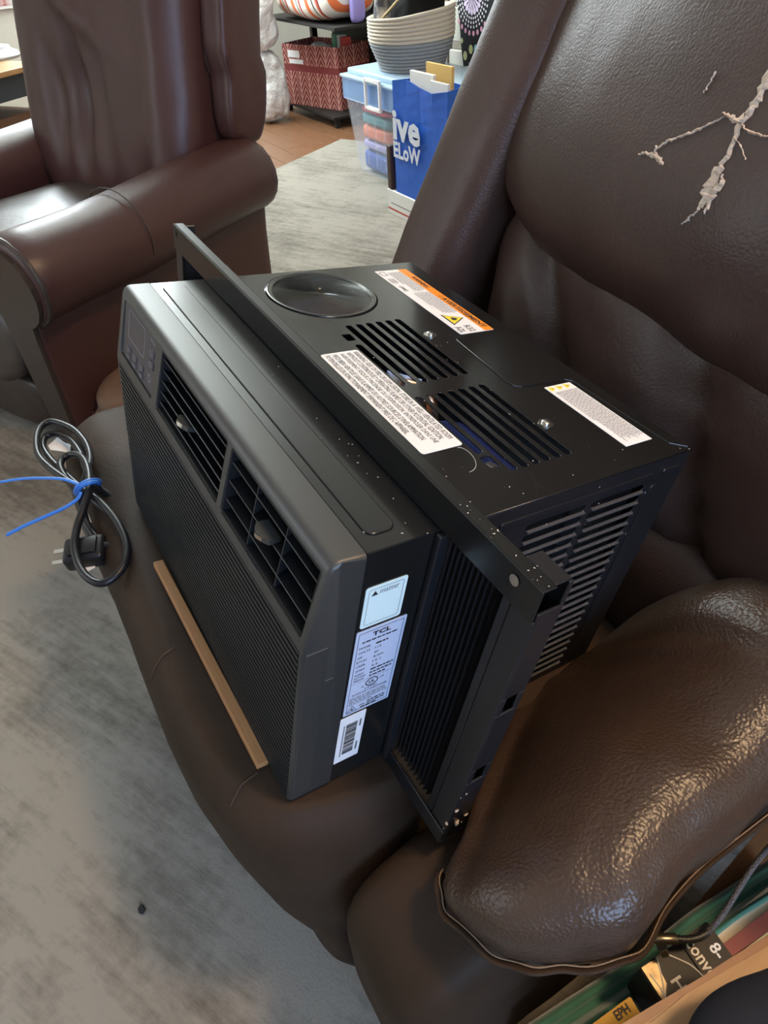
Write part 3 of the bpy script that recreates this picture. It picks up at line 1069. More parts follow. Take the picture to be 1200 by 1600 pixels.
# dust flecks and plaster chips on the casing
b2 = bmesh.new()
rnd = random.Random(11)
for i in range(150):
    r = rnd.random()
    if r < 0.45:
        p, n1_, n2_ = V((rnd.uniform(0.2, 0.47), rnd.uniform(0.13, 0.39), H + .0004)), V((1, 0, 0)), V((0, 1, 0))
    elif r < 0.65:
        p, n1_, n2_ = V((rnd.uniform(0.2, 0.47), rnd.uniform(0.045, 0.10), H + .0004)), V((1, 0, 0)), V((0, 1, 0))
    elif r < 0.85:
        p, n1_, n2_ = V((W + .0004, rnd.uniform(0.14, 0.39), rnd.uniform(0.03, 0.29))), V((0, 1, 0)), V((0, 0, 1))
    else:
        p, n1_, n2_ = V((rnd.uniform(0.47, 0.566), rnd.uniform(FL0 + .001, FL1 - .014), FZ1 + .0004)), V((1, 0, 0)), V((0, 1, 0))
    s = rnd.uniform(0.0002, 0.0007)
    a = rnd.uniform(0, 6.28)
    u, w_ = n1_ * math.cos(a) + n2_ * math.sin(a), n2_ * math.cos(a) - n1_ * math.sin(a)
    b2.faces.new([b2.verts.new(q) for q in (p - u * s * 2, p + w_ * s * .7, p + u * s, p - w_ * s)])
obj('dust', b2, DUST, ac, kind='stuff')
chips = bmesh.new()
for i in range(16):
    c = V((FX1 - 0.001 + rnd.uniform(-.002, .002), FL0 + rnd.uniform(0.0, 0.026), rnd.uniform(0.002, 0.10) ** 1.0))
    r = bmesh.ops.create_icosphere(chips, subdivisions=1, radius=rnd.uniform(0.0009, 0.0024))
    sc = V((rnd.uniform(.6, 1.4), rnd.uniform(.6, 1.6), rnd.uniform(.5, 2)))
    for v in r['verts']:
        v.co = V((v.co.x * sc.x, v.co.y * sc.y, v.co.z * sc.z)) + c
obj('plaster_chips', chips, LINING, ac, kind='stuff')
hair = ntube([(0.405 + 0.016 * math.cos(a), 0.168 + 0.010 * math.sin(a) + .004 * a, H + .0006) for a in [i * .3 for i in range(12)]], 0.00022, seg=5)
obj('white_hair', hair, DUST, ac)
# ------------------------------------------------------------------ helpers on the camera's calibration (metric positions)
CAM3 = cam.matrix_basis.to_3x3()
CAMO = V((0, 0, CAM_Z))
FPX = 23.29 / 36 * 1600


def px_dir(u, v):
    return CAM3 @ V(((u - 600) / FPX, (800 - v) / FPX, -1.0))


def at_z(u, v, z):
    d = px_dir(u, v)
    return CAMO + d * ((z - CAM_Z) / d.z)


def at_y(u, v, y):
    d = px_dir(u, v)
    return CAMO + d * (y / d.y)


# ------------------------------------------------------------------ torn brown recliner carrying the air conditioner
rb = thing('recliner_armchair', 'dark brown leather recliner with torn backrest under the air conditioner', 'armchair', (-0.66, 0.35, 0.009))


def ac_plane(x, y):
    # height of the air conditioner's underside at a place on the seat
    n = AC_M.to_3x3() @ V((0, 0, 1))
    p = AC_M.translation
    return p.z - (n.x * (x - p.x) + n.y * (y - p.y)) / n.z


def sstep(a, b, t):
    t = max(0.0, min(1.0, (t - a) / (b - a)))
    return t * t * (3 - 2 * t)


SC = V((-0.675, 0.265, 0.300))


def seat_warp(p):
    q = p + SC
    q.z -= 0.19 * (p.y + 0.18) * sstep(-0.20, 0.10, p.z)
    if p.z > 0:
        zt = ac_plane(q.x, q.y) - 0.003
        inside = sstep(-0.90, -0.84, q.x) * (1 - sstep(-0.262, -0.245, q.x)) * sstep(0.0, 0.03, q.y)
        if q.z > zt - 0.03:
            q.z = min(q.z, zt + (0.018 if q.y > 0.06 else 0.001) * (1 - inside)) if inside < 0.99 else min(q.z, zt)
        q.z -= 0.004 * sstep(0.05, 0.0, q.y)
    if p.y < -0.1:
        q.y += 0.030 * sstep(0.10, -0.22, p.z)
    return q


seat = obj('seat_cushion', puffy((0.44, 0.31, 0.240), 6, 48, seat_warp, 0.004, 5), LEATHER_OLD, rb, world=True, smooth=True)


def foot_warp(p):
    q = p + V((-0.67, 0.060, 0.150))
    q.y += 0.03 * (1 if p.z < 0 else 0) * (-p.z / 0.12)
    return q


obj('footrest', puffy((0.425, 0.052, 0.125), 6.0, 24, foot_warp, 0.005, 5), LEATHER_OLD, rb, world=True, smooth=True)
obj('base', nbox((-1.06, 0.11, 0.035), (-0.26, 0.86, 0.30), 0.02), AC_DARK, rb, world=True)
# stitched pleats on the seat front
for (ua, va, ub, vb) in ((268, 1015, 210, 1060), (415, 1195, 345, 1290)):
    pass


def arm_warp(cx, cy, cz, mirror):
    def f(p):
        q = p + V((cx, cy, cz))
        q.z -= (0.03 * sstep(0.1, -0.35, p.y) + mirror * 0.075 * sstep(-0.28, -0.12, p.y)) * sstep(-0.05, 0.20, p.z)
        return q
    return f


arm = obj('armrest', puffy((0.075, 0.37, 0.235), 7.0, 22, arm_warp(-0.165, 0.405, 0.255, 1), 0.004, 6), LEATHER_OLD, rb, world=True, smooth=True)
obj('armrest', puffy((0.10, 0.30, 0.27), 5.0, 20, arm_warp(-1.035, 0.52, 0.32, 0), 0.006, 6), LEATHER_OLD, rb, world=True, smooth=True)

PC = V((-0.163, 0.352, 0.535))
PAD_H = (0.125, 0.245, 0.078)


def pad_shape(p):
    q = p + PC
    # squeezed beside the air conditioner's frame
    left = -0.196 + (-0.290 + 0.196) * sstep(0.15, 0.29, q.y)
    left += 0.060 * sstep(0.46, 0.62, q.y)
    t = (p.x + PAD_H[0]) / (2 * PAD_H[0])
    right = -0.024 - 0.030 * sstep(0.16, 0.28, q.y) + 0.004 * sstep(0.45, 0.58, q.y) - 0.012 * sstep(0.2, 0.13, q.y)
    q.x = left + (right - left) * t
    q.y += 0.045 * (t - 0.35) * sstep(0.34, 0.12, q.y)
    q.z -= max(0.0, 1 - t) ** 1.2 * (0.030 + 0.062 * sstep(0.17, 0.27, q.y)) * (1 - 0.25 * sstep(0.40, 0.55, q.y))
    return q, t


def pad_warp(p):
    q, t = pad_shape(p)
    if p.z > 0:
        k = p.z / PAD_H[2]
        arch = 0.12 + 0.88 * sstep(-0.05, 0.62, t)
        rear = 0.25 + 0.75 * sstep(-0.10, 0.38, t)
        f_ = sstep(0.30, 0.54, q.y)
        zb0 = q.z - p.z
        q.z = zb0 + p.z * (arch * (1 - f_) + rear * f_)
        q.z += 0.018 * k * math.exp(-((q.y - 0.28) / 0.16) ** 2) * t
        q.z += 0.058 * k * sstep(0.33, 0.52, q.y)
        # creases that run into the corner by the casing
        d = (q.y - 0.375) - 0.25 * (q.x + 0.29)
        q.z -= 0.015 * k * math.exp(-(d / 0.010) ** 2) * sstep(-0.10, -0.24, q.x)
        d2_ = (q.y - 0.42) - 0.10 * (q.x + 0.29)
        q.z -= 0.012 * k * math.exp(-(d2_ / 0.010) ** 2) * sstep(-0.08, -0.20, q.x)
        d3 = (q.x + 0.232) + 0.62 * (q.y - 0.26)
        q.z -= 0.012 * k * math.exp(-(d3 / 0.013) ** 2) * sstep(0.37, 0.30, q.y)
    return q


pad = obj('arm_pad', puffy(PAD_H, 2.9, 60, pad_warp, 0.004, 7, seed=3), LEATHER_PAD, rb, world=True, smooth=True)
pad['label'] = 'overstuffed pebbled leather arm pad with stitched edge'
# flat stitched flange round the front and outer side of the pad
seam = []
for i in range(64):
    a = math.radians(238 + 140 * i / 63)
    e_ = 2 / 2.9
    cx_, sy_ = math.cos(a), math.sin(a)
    p = V((PAD_H[0] * math.copysign(abs(cx_) ** e_, cx_), PAD_H[1] * math.copysign(abs(sy_) ** e_, sy_), -0.004))
    q, t = pad_shape(p)
    out = V((cx_, sy_, 0))
    seam.append(q + out * (0.004 + 0.0012 * math.sin(i * 0.8)) + V((0, 0, -0.006 + 0.0018 * math.sin(i * 0.55))))
obj('piping', ntube(seam, 0.0042, seg=8, flat=0.5), LEATHER_OLD, rb, world=True, smooth=True)
obj('stitching', ntube([p + V((-0.001, 0.002, 0.0034)) for p in seam], 0.0007, seg=5), THREAD, rb, world=True, smooth=True)

# backrest
def rx(a):
    return Matrix.Rotation(a, 3, 'X')


def back_part(name, c, half, inc, yaw, e, n, wr, ws, extra=None, seed=0.0, stretch=(1, 1, 1), m=None):
    R = Matrix.Rotation(yaw, 3, 'Z') @ rx(-inc)

    def f(p):
        if extra:
            p = extra(p)
        return R @ p + V(c)
    return obj(name, puffy(half, e, n, f, wr, ws, stretch, seed), m or LEATHER_B, rb, world=True, smooth=True)


YAW = math.radians(-5)


def up_extra(p):
    # belly of the cushion and drooping lower edge
    if p.y < 0:
        p.y -= 0.035 * (1 - (p.x / 0.41) ** 2) * (1 - min(1, abs(p.z) / 0.29) ** 2)
    p.z -= 0.03 * sstep(-0.1, 0.35, p.x) * (1 if p.z < 0 else 0) * abs(p.z) / 0.27
    if p.y < 0:
        d = p.x - 0.10 - 0.3 * (p.z + 0.1)
        p.y += 0.012 * math.exp(-(d / 0.022) ** 2) * sstep(0.0, -0.18, p.z)
        d = p.x - 0.20 - 0.5 * (p.z + 0.1)
        p.y += 0.010 * math.exp(-(d / 0.02) ** 2) * sstep(0.05, -0.15, p.z)
    return p


upper = back_part('upper_back_cushion', (-0.345, 0.745, 1.000), (0.462, 0.105, 0.290), math.radians(27), YAW, 3.6, 40, 0.006, 4, up_extra, 2.0)
upper['label'] = 'split leather upper back cushion showing cream lining'


def lum_extra(p):
    if p.y < 0:
        p.y += 0.007 * math.sin(p.x * 26 + p.z * 14) * math.exp(-((p.z) / 0.12) ** 2)
        d = p.x - 0.04 + 0.5 * p.z
        p.y += 0.022 * math.exp(-(d / 0.016) ** 2)
        d = p.x + 0.20 + 0.8 * p.z
        p.y += 0.020 * math.exp(-(d / 0.020) ** 2)
    return p


lum = back_part('lumbar_cushion', (-0.36, 0.645, 0.680), (0.405, 0.105, 0.165), math.radians(16), YAW, 3.4, 36, 0.006, 6, lum_extra, 5.0)
low = back_part('lower_back_cushion', (-0.33, 0.590, 0.470), (0.40, 0.100, 0.105), math.radians(6), YAW, 3.2, 24, 0.005, 6, None, 8.0)


def wing_extra(p):
    p.x += 0.085 * (p.z / 0.4)
    return p


back_part('side_bolster', (-0.800, 0.735, 0.880), (0.080, 0.130, 0.44), math.radians(23), math.radians(6), 3.4, 26, 0.006, 4, wing_extra, 9.0)
back_part('side_bolster', (0.100, 0.690, 0.880), (0.098, 0.130, 0.44), math.radians(23), math.radians(-12), 3.4, 20, 0.006, 4, wing_extra, 11.0)
obj('back_frame', nbox((-0.80, 0.80, 0.25), (0.05, 0.98, 1.05), 0.04), LEATHER_OLD, rb, world=True)

# the split in the upper cushion: ragged strips of lining lying on the leather
bvh = BVHTree.FromPolygons([upper.matrix_basis @ v.co + V((-0.66, 0.35, 0.009)) for v in upper.data.vertices],
                           [tuple(p.vertices) for p in upper.data.polygons])


def surf(u, v):
    h = bvh.ray_cast(CAMO, px_dir(u, v).normalized())
    return (h[0], h[1]) if h[0] is not None else (None, None)


def torn_strip(path, rnd, m, name, lift=0.0012):
    """path: (u, v, half width m)"""
    pts = []
    for i in range(len(path) - 1):
        a, b_ = path[i], path[i + 1]
        st = 5
        for k in range(st):
            t = k / st
            pts.append((a[0] + (b_[0] - a[0]) * t + rnd.uniform(-1.5, 1.5), a[1] + (b_[1] - a[1]) * t + rnd.uniform(-1.5, 1.5),
                        a[2] + (b_[2] - a[2]) * t))
    pts.append(path[-1])
    P = []
    for (u, v, w) in pts:
        p, n = surf(u, v)
        if p is None:
            continue
        P.append((p, n, w))
    if len(P) < 3:
        return
    b_ = bmesh.new()
    L, Rr, Cn = [], [], []
    for i, (p, n, w) in enumerate(P):
        t = (P[min(i + 1, len(P) - 1)][0] - P[max(i - 1, 0)][0]).normalized()
        s = n.cross(t).normalized()
        L.append(b_.verts.new(p + s * w * rnd.uniform(0.5, 1.5) + n * lift * 0.3))
        Rr.append(b_.verts.new(p - s * w * rnd.uniform(0.5, 1.5) + n * lift * 0.3))
        Cn.append(b_.verts.new(p + n * lift * rnd.uniform(0.7, 2.0)))
    for i in range(len(P) - 1):
        b_.faces.new((L[i], Cn[i], Cn[i + 1], L[i + 1]))
        b_.faces.new((Cn[i], Rr[i], Rr[i + 1], Cn[i + 1]))
    return obj(name, b_, m, upper, world=True)


ROOTM[upper.name] = upper.matrix_basis.copy()
rnd = random.Random(3)
for path in ([(1216, 92, .003), (1198, 128, .004), (1180, 160, .0042), (1168, 182, .003), (1156, 192, .0045)],
             [(1156, 192, .003), (1148, 222, .0022), (1136, 246, .0025), (1118, 272, .0045), (1108, 296, .0060), (1098, 318, .004), (1089, 332, .001)],
             [(1130, 272, .001), (1128, 285, .003), (1117, 300, .004), (1106, 322, .002), (1101, 334, .0006)],
             [(1156, 192, .002), (1142, 184, .0018), (1130, 176, .0006)],
             [(1134, 182, .0008), (1108, 195, .001), (1085, 206, .0014), (1060, 214, .001), (1042, 222, .0012), (1026, 232, .0010)],
             [(998, 241, .0008), (1010, 239, .0016), (1022, 243, .0034), (1032, 250, .0028), (1037, 258, .0008)],
             [(1024, 240, .0016), (1026, 228, .0008)],
             [(1120, 112, .0005), (1110, 130, .0008), (1100, 146, .0005)],
             [(1160, 196, .0006), (1172, 205, .0009), (1190, 212, .0008), (1206, 216, .0005)],
             [(1150, 215, .0004), (1160, 232, .0007), (1166, 250, .0004)],
             [(1090, 330, .0006), (1078, 340, .0012), (1066, 350, .0006)]):
    torn_strip(path, rnd, LINING, 'torn_lining')

# worn marks and stitched pleats lying on other leather parts
def part_bvh(o):
    off = V((-0.66, 0.35, 0.009))
    return BVHTree.FromPolygons([o.matrix_basis @ v.co + off for v in o.data.vertices], [tuple(p.vertices) for p in o.data.polygons])


ROOTM[arm.name] = arm.matrix_basis.copy()
ROOTM[seat.name] = seat.matrix_basis.copy()
ab, sb_ = part_bvh(arm), part_bvh(seat)


def drape(bv, px, r, m, name, parent, n=8):
    pts_ = []
    for i in range(len(px) - 1):
        for k_ in range(n):
            t = k_ / n
            u, v = px[i][0] + (px[i + 1][0] - px[i][0]) * t, px[i][1] + (px[i + 1][1] - px[i][1]) * t
            h = bv.ray_cast(CAMO, px_dir(u, v).normalized())
            if h[0] is not None:
                pts_.append(h[0] + h[1] * r * 0.4)
    if len(pts_) > 2:
        obj(name, ntube(pts_, r, seg=5, rfun=lambda t: 0.3 + abs(math.sin(t * 9 + 1)) if name == 'worn_crack' else 1.0), m, parent, world=True)


drape(ab, [(572, 1338), (556, 1352), (542, 1366), (530, 1380), (522, 1392)], 0.0008, LINING, 'worn_crack', arm)
drape(ab, [(517, 1424), (522, 1440), (530, 1452), (536, 1462)], 0.0007, LINING, 'worn_crack', arm)
for px in ([(272, 1012), (255, 1024), (243, 1042), (236, 1062)], [(402, 1208), (378, 1226), (366, 1248), (360, 1262)]):
    drape(sb_, px, 0.0009, THREAD if False else LEATHER_B, 'pleat_stitch', seat)

# ------------------------------------------------------------------ thin wooden stick in front of the grille
a, c = at_z(247, 879, 0.543), at_z(411, 1196, 0.521)
d = (c - a)
M = frame_matrix(a, d, V((0, 0.25, 1)))
stick = obj('wooden_stick', nbox((0, -0.0035, -0.006), (d.length, 0.0035, 0.006), 0.0012, 2), mat('bare_pine', (0.42, 0.21, 0.085), 0.6,
            var=(30, (0.34, 0.155, 0.055), 0.8, (1, 12, 12))), matrix=M)
tag(stick, 'thin bare wooden stick lying on the seat against the perforated grille', 'stick')

# ------------------------------------------------------------------ coiled power cord tied with a blue twist tie
zc = lambda u, v: (u / 5.4545, 640 + v / 5.4545)


def cp3(u, v, z):
    uu, vv = zc(u, v)
    return at_z(uu, vv, z)


cord = thing('power_cord', 'coiled black power cord tied with a blue strip at the seat edge', 'cord', tuple(at_z(130, 780, 0.5)))
CORD = mat('cord_black_vinyl', (0.008, 0.008, 0.010), 0.34, spec=0.4)
za, zb_, zc_ = 0.522, 0.534, 0.546
loop = [(1165, 890, .512), (1080, 850, .520), (960, 750, .530), (830, 650, .540), (740, 520, .545), (690, 380, .540), (600, 260, .535), (480, 205, .530), (385, 235, .528),
        (370, 320, .528), (430, 420, .530), (540, 530, .532), (660, 640, .532), (800, 770, .535), (950, 900, .530), (1050, 1030, .525), (1020, 1120, .522), (925, 1160, .520),
        (820, 1120, .520), (740, 1020, .522), (700, 880, .528), (690, 720, .535), (735, 560, .548), (770, 420, .550), (735, 290, .548), (640, 180, .545), (520, 120, .542),
        (420, 105, .540), (340, 160, .540), (310, 260, .540), (330, 390, .540), (430, 500, .542), (570, 600, .545), (720, 690, .548), (870, 800, .548), (1000, 960, .545),
        (1080, 1150, .540), (1065, 1310, .536), (970, 1430, .532), (855, 1480, .530), (745, 1430, .530), (665, 1310, .532), (635, 1160, .536), (660, 990, .542), (715, 830, .550),
        (760, 660, .556), (750, 500, .553), (690, 400, .545), (590, 385, .540), (520, 440, .538), (530, 530, .538), (640, 690, .536), (700, 850, .530), (745, 985, .526), (830, 1100, .524)]
pts = catmull([cp3(u, v, z) for u, v, z in loop], 7)
obj('cable', ntube(pts, 0.0052, seg=10), CORD, cord, world=True, smooth=True)
pM = frame_matrix(cp3(735, 1215, 0.515), at_z(*zc(900, 1130), 0.515) - at_z(*zc(600, 1180), 0.515), V((0.2, 0.1, 1)).cross(at_z(*zc(900, 1130), 0.515) - at_z(*zc(600, 1180), 0.515)))
pb = bmesh.new()
box(pb, (-0.026, -0.020, -0.013), (0.026, 0.020, 0.013), 0.006, 3)
box(pb, (-0.018, -0.013, 0.012), (0.018, 0.013, 0.017), 0.002, 2)
plug = obj('plug', pb, CORD, cord, world=True, smooth=True, angle=35, matrix=pM)
obj('prong', nbox((-0.042, 0.006, -0.001), (-0.025, 0.012, 0.001)), CHROME, plug)
obj('prong', nbox((-0.042, -0.012, -0.001), (-0.025, -0.006, 0.001)), CHROME, plug)


def ribbon_quad(name, quad, zs, m, parent, sub=None):
    b_ = bmesh.new()
    P = [cp3(u, v, z) for (u, v), z in zip(quad, zs)]
    lo = [b_.verts.new(p) for p in P]
    hi = [b_.verts.new(p + V((0, 0, 0.0008))) for p in P]
    n = len(P)
    b_.faces.new(hi)
    b_.faces.new(list(reversed(lo)))
    for i in range(n):
        b_.faces.new((lo[i], lo[(i + 1) % n], hi[(i + 1) % n], hi[i]))
    return obj(name, b_, m, parent, world=True)


TAGW = mat('cord_tag_white', (0.78, 0.78, 0.80), 0.5)
ribbon_quad('paper_tag', [(410, 310), (490, 240), (560, 290), (720, 320), (820, 405), (800, 430), (640, 385), (540, 360), (430, 345)], [.520] * 9, TAGW, cord)
wl = ribbon_quad('paper_tag', [(770, 815), (850, 820), (960, 870), (940, 930), (910, 970), (830, 975), (740, 955), (735, 900)], [.512] * 8, TAGW, cord)
ribbon_quad('orange_stripe', [(850, 925), (930, 908), (935, 930), (860, 945)], [.5135] * 4, ORANGE, cord)
ribbon_quad('paper_tag', [(720, 1350), (800, 1310), (815, 1345), (740, 1385)], [.505] * 4, TAGW, cord)
TIE = mat('tie_blue', (0.03, 0.16, 0.55), 0.4)
tie = bmesh.new()
tube(tie, catmull([cp3(u, v, z) for u, v, z in ((-160, 640, .55), (0, 617, .552), (180, 590, .556), (350, 583, .560), (520, 590, .563), (620, 615, .564), (700, 655, .563))], 6), 0.0028, seg=8, flat=0.45)
tube(tie, catmull([cp3(u, v, z) for u, v, z in ((640, 710, .545), (660, 660, .563), (740, 610, .568), (820, 600, .562), (855, 610, .545))], 6), 0.0030, seg=8)
tube(tie, catmull([cp3(u, v, z) for u, v, z in ((655, 730, .545), (690, 660, .563), (760, 625, .569), (830, 618, .560), (850, 640, .54))], 6), 0.0028, seg=8)
tube(tie, catmull([cp3(u, v, z) for u, v, z in ((690, 700, .560), (660, 760, .555), (560, 830, .545), (400, 905, .535), (220, 985, .525), (55, 1070, .515))], 6), 0.0024, seg=8, flat=0.45)
obj('twist_tie', tie, TIE, cord, world=True, smooth=True)
# ------------------------------------------------------------------ second recliner, reddish brown, standing opposite
AM = Matrix(((0.907, -0.42, 0, -2.310), (0.42, 0.907, 0, 0.215), (0, 0, 1, 0.009), (0, 0, 0, 1)))
ra = thing('recliner_armchair', 'reddish brown leather recliner with rolled arms and creased empty backrest', 'armchair', matrix=AM)


def arm_section(side, t):
    """keyhole cross-section of a rolled arm, (X, Z) points"""
    cx, cz, rx_, rz_ = 0.435, 0.505, 0.118, 0.105
    out = [(0.335, 0.03), (0.435, 0.03), (0.450, 0.20), (0.462, 0.36), (0.472, 0.405)]
    for i in range(15):
        a = math.radians(-62 + 262 * i / 14)
        out.append((cx + rx_ * math.cos(a), cz + rz_ * math.sin(a)))
    out += [(0.330, 0.43), (0.333, 0.25)]
    return [(side * x, z) for x, z in out]


def rolled_arm(side):
    b_ = bmesh.new()
    ys = [-0.425, -0.420, -0.41, -0.36, -0.28, -0.2, -0.1, 0.0, 0.1, 0.2, 0.3, 0.38, 0.40, 0.41]
    rings = []
    for j, y in enumerate(ys):
        sec = arm_section(side, 0)
        sh = 0.90 if j in (0, len(ys) - 1) else (0.97 if j in (1, len(ys) - 2) else 1.0)
        cxm, czm = side * 0.41, 0.40
        ring = []
        for (x, z) in sec:
            x2, z2 = cxm + (x - cxm) * sh, (czm + (z - czm) * sh if z > 0.1 else z)
            if z > 0.4:
                z2 += 0.025 * sstep(-0.2, 0.4, y) + 0.006 * noise.noise(V((x * 8, y * 6, z * 8)))
            ring.append(b_.verts.new((x2, y, z2)))
        rings.append(ring)
    n = len(rings[0])
    for A, B in zip(rings, rings[1:]):
        for k in range(n):
            b_.faces.new((A[k], A[(k + 1) % n], B[(k + 1) % n], B[k]))
    b_.faces.new(rings[0])
    b_.faces.new(rings[-1])
    return b_


for side in (1, -1):
    ar = obj('armrest', rolled_arm(side), LEATHER_A, ra, smooth=True, angle=50)
    sec = arm_section(side, 0)[4:21]
    obj('piping', ntube([V((x * 1.0, -0.418, z)) for x, z in sec], 0.006, seg=8), LEATHER_A2, ar, smooth=True)
    pn = bmesh.new()
    sec = [(side * 0.41 + (x - side * 0.41) * 0.86, z if z < 0.1 else 0.40 + (z - 0.40) * 0.90) for x, z in arm_section(side, 0)]
    prism(pn, [(z, x) for x, z in sec], 1, -0.437, -0.424)
    obj('arm_front_panel', pn, LEATHER_A2, ar)
    bnd = [V((side * (0.435 + 0.120 * math.cos(math.radians(a_))), -0.10, 0.516 + 0.107 * math.sin(math.radians(a_)))) for a_ in range(-50, 150, 10)]
    obj('seam', ntube(bnd, 0.0016, seg=6), LEATHER_A2, ar, smooth=True)


def sa_warp(p):
    q = p + V((0, -0.075, 0.395))
    if p.z > 0:
        q.z += 0.02 * (1 - (p.x / 0.33) ** 2)
    return q


obj('seat_cushion', puffy((0.328, 0.365, 0.085), 4.5, 22, sa_warp, 0.006, 5), LEATHER_A2, ra, smooth=True)
obj('footrest_pad', puffy((0.325, 0.045, 0.110), 4.0, 18, lambda p: p + V((0, -0.405 + 0.25 * p.z, 0.305)), 0.006, 5), LEATHER_A2, ra, smooth=True)
obj('footrest_pad', puffy((0.325, 0.045, 0.095), 4.0, 18, lambda p: p + V((0, -0.395, 0.125)), 0.006, 5), LEATHER_A2, ra, smooth=True)
obj('base', nbox((-0.32, -0.33, 0.03), (0.32, 0.42, 0.30), 0.02), AC_DARK, ra)


def back_a(p):
    if p.y < 0:
        r = math.exp(-((p.x + 0.10) / 0.15) ** 2 - ((p.z + 0.17) / 0.16) ** 2)
        p.y += 0.055 * r
        p.y += 0.016 * math.sin(p.x * 52 + 4 * p.z) * r
        d = (p.z - 0.02) + 0.55 * (p.x + 0.02)
        p.y -= 0.022 * math.exp(-(d / 0.03) ** 2) * math.exp(-((p.x + 0.06) / 0.17) ** 2)
        p.y -= 0.03 * math.exp(-((p.x - 0.30) / 0.06) ** 2)
    R = rx(-math.radians(15))
    return R @ p + V((0.0, 0.395, 0.865))


obj('backrest', puffy((0.385, 0.125, 0.50), 4.5, 52, back_a, 0.006, 5, (1, 1, 0.5), 4.0), LEATHER_A, ra, smooth=True)
for side in (1, -1):
    def wing(p, side=side):
        if p.z < -0.2:
            p.y += 0.02
        return rx(-math.radians(14)) @ p + V((side * 0.425, 0.470 if side > 0 else 0.53, 0.99))
    obj('wing', puffy((0.046, 0.080, 0.385), 5.5, 22, wing, 0.006, 5, (1, 1, .5), 6.0 + side), LEATHER_A, ra, smooth=True)
# ------------------------------------------------------------------ background: shelves and storage
PLASTIC = mat('clear_plastic', (0.80, 0.88, 0.95), 0.12, alpha=0.13, spec=0.6)
LID = mat('lid_plastic_blue_tint', (0.55, 0.72, 0.86), 0.25, alpha=0.62)
WHITE_PL = mat('white_plastic', (0.80, 0.80, 0.80), 0.35)
bx0, bx1, by0, by1, bh = -3.60, -2.76, 1.925, 2.36, 0.475
Z0 = 0.009
bin_ = thing('storage_tote', 'clear plastic tote with tinted lid full of folded coloured fabric', 'storage box', (bx0, by0, Z0))


def tote_wall():
    b_ = bmesh.new()
    t = 0.004
    ins = 0.035
    lo = [(bx0 + ins, by0 + ins), (bx1 - ins, by0 + ins), (bx1 - ins, by1 - ins), (bx0 + ins, by1 - ins)]
    hi = [(bx0, by0), (bx1, by0), (bx1, by1), (bx0, by1)]
    z0, z1 = Z0 + 0.002, bh - 0.11
    for inset, rev in ((0, False), (t, True)):
        A = [b_.verts.new((x + (inset if i in (0, 3) else -inset), y + (inset if i < 2 else -inset), z0 + inset)) for i, (x, y) in enumerate(lo)]
        B = [b_.verts.new((x + (inset if i in (0, 3) else -inset), y + (inset if i < 2 else -inset), z1)) for i, (x, y) in enumerate(hi)]
        for i in range(4):
            b_.faces.new((A[i], A[(i + 1) % 4], B[(i + 1) % 4], B[i]))
        b_.faces.new(A)
    return b_


obj('tote_body', tote_wall(), PLASTIC, bin_, world=True)
b_ = bmesh.new()
for lo, hi in (((bx0 - .012, by0 - .012, bh - .115), (bx1 + .012, by0 - .004, bh - .02)), ((bx0 - .012, by0 - .004, bh - .115), (bx0 - .004, by1, bh - .02)),
               ((bx1 + .004, by0 - .004, bh - .115), (bx1 + .012, by1, bh - .02))):
    box(b_, lo, hi, 0.003, 1)
obj('tote_rim', b_, mat('rim_plastic', (0.35, 0.55, 0.85), 0.2, alpha=0.40), bin_, world=True)
b_ = nbox((bx0 - .02, by0 - .02, bh - .018), (bx1 + .02, by1 + .02, bh - .004), 0.005, 2)
box(b_, (bx0 + .01, by0 + .012, bh - .0038), (bx1 - .01, by1 - .01, bh + .022), 0.008, 2)
obj('tote_lid', b_, LID, bin_, world=True)
lt = bmesh.new()
lx = at_y(584, 138, by0 - .02).x
for lo, hi in (((lx - .075, by0 - .036, bh - .125), (lx - .06, by0 - .0205, bh + .012)), ((lx + .06, by0 - .036, bh - .125), (lx + .075, by0 - .0205, bh + .012)),
               ((lx - .06, by0 - .036, bh - .125), (lx + .06, by0 - .0205, bh - .108)), ((lx - .06, by0 - .036, bh - .006), (lx + .06, by0 - .0205, bh + .012))):
    box(lt, lo, hi, 0.003, 1)
obj('latch', lt, WHITE_PL, bin_, world=True)
for i in range(9):
    x = bx0 + 0.06 + i * 0.09
    obj('rib', nbox((x - .004, by0 + .026, 0.06), (x + .004, by0 + .030, 0.30)), PLASTIC, bin_, world=True,
        matrix=Matrix.Rotation(0, 4, 'X'))

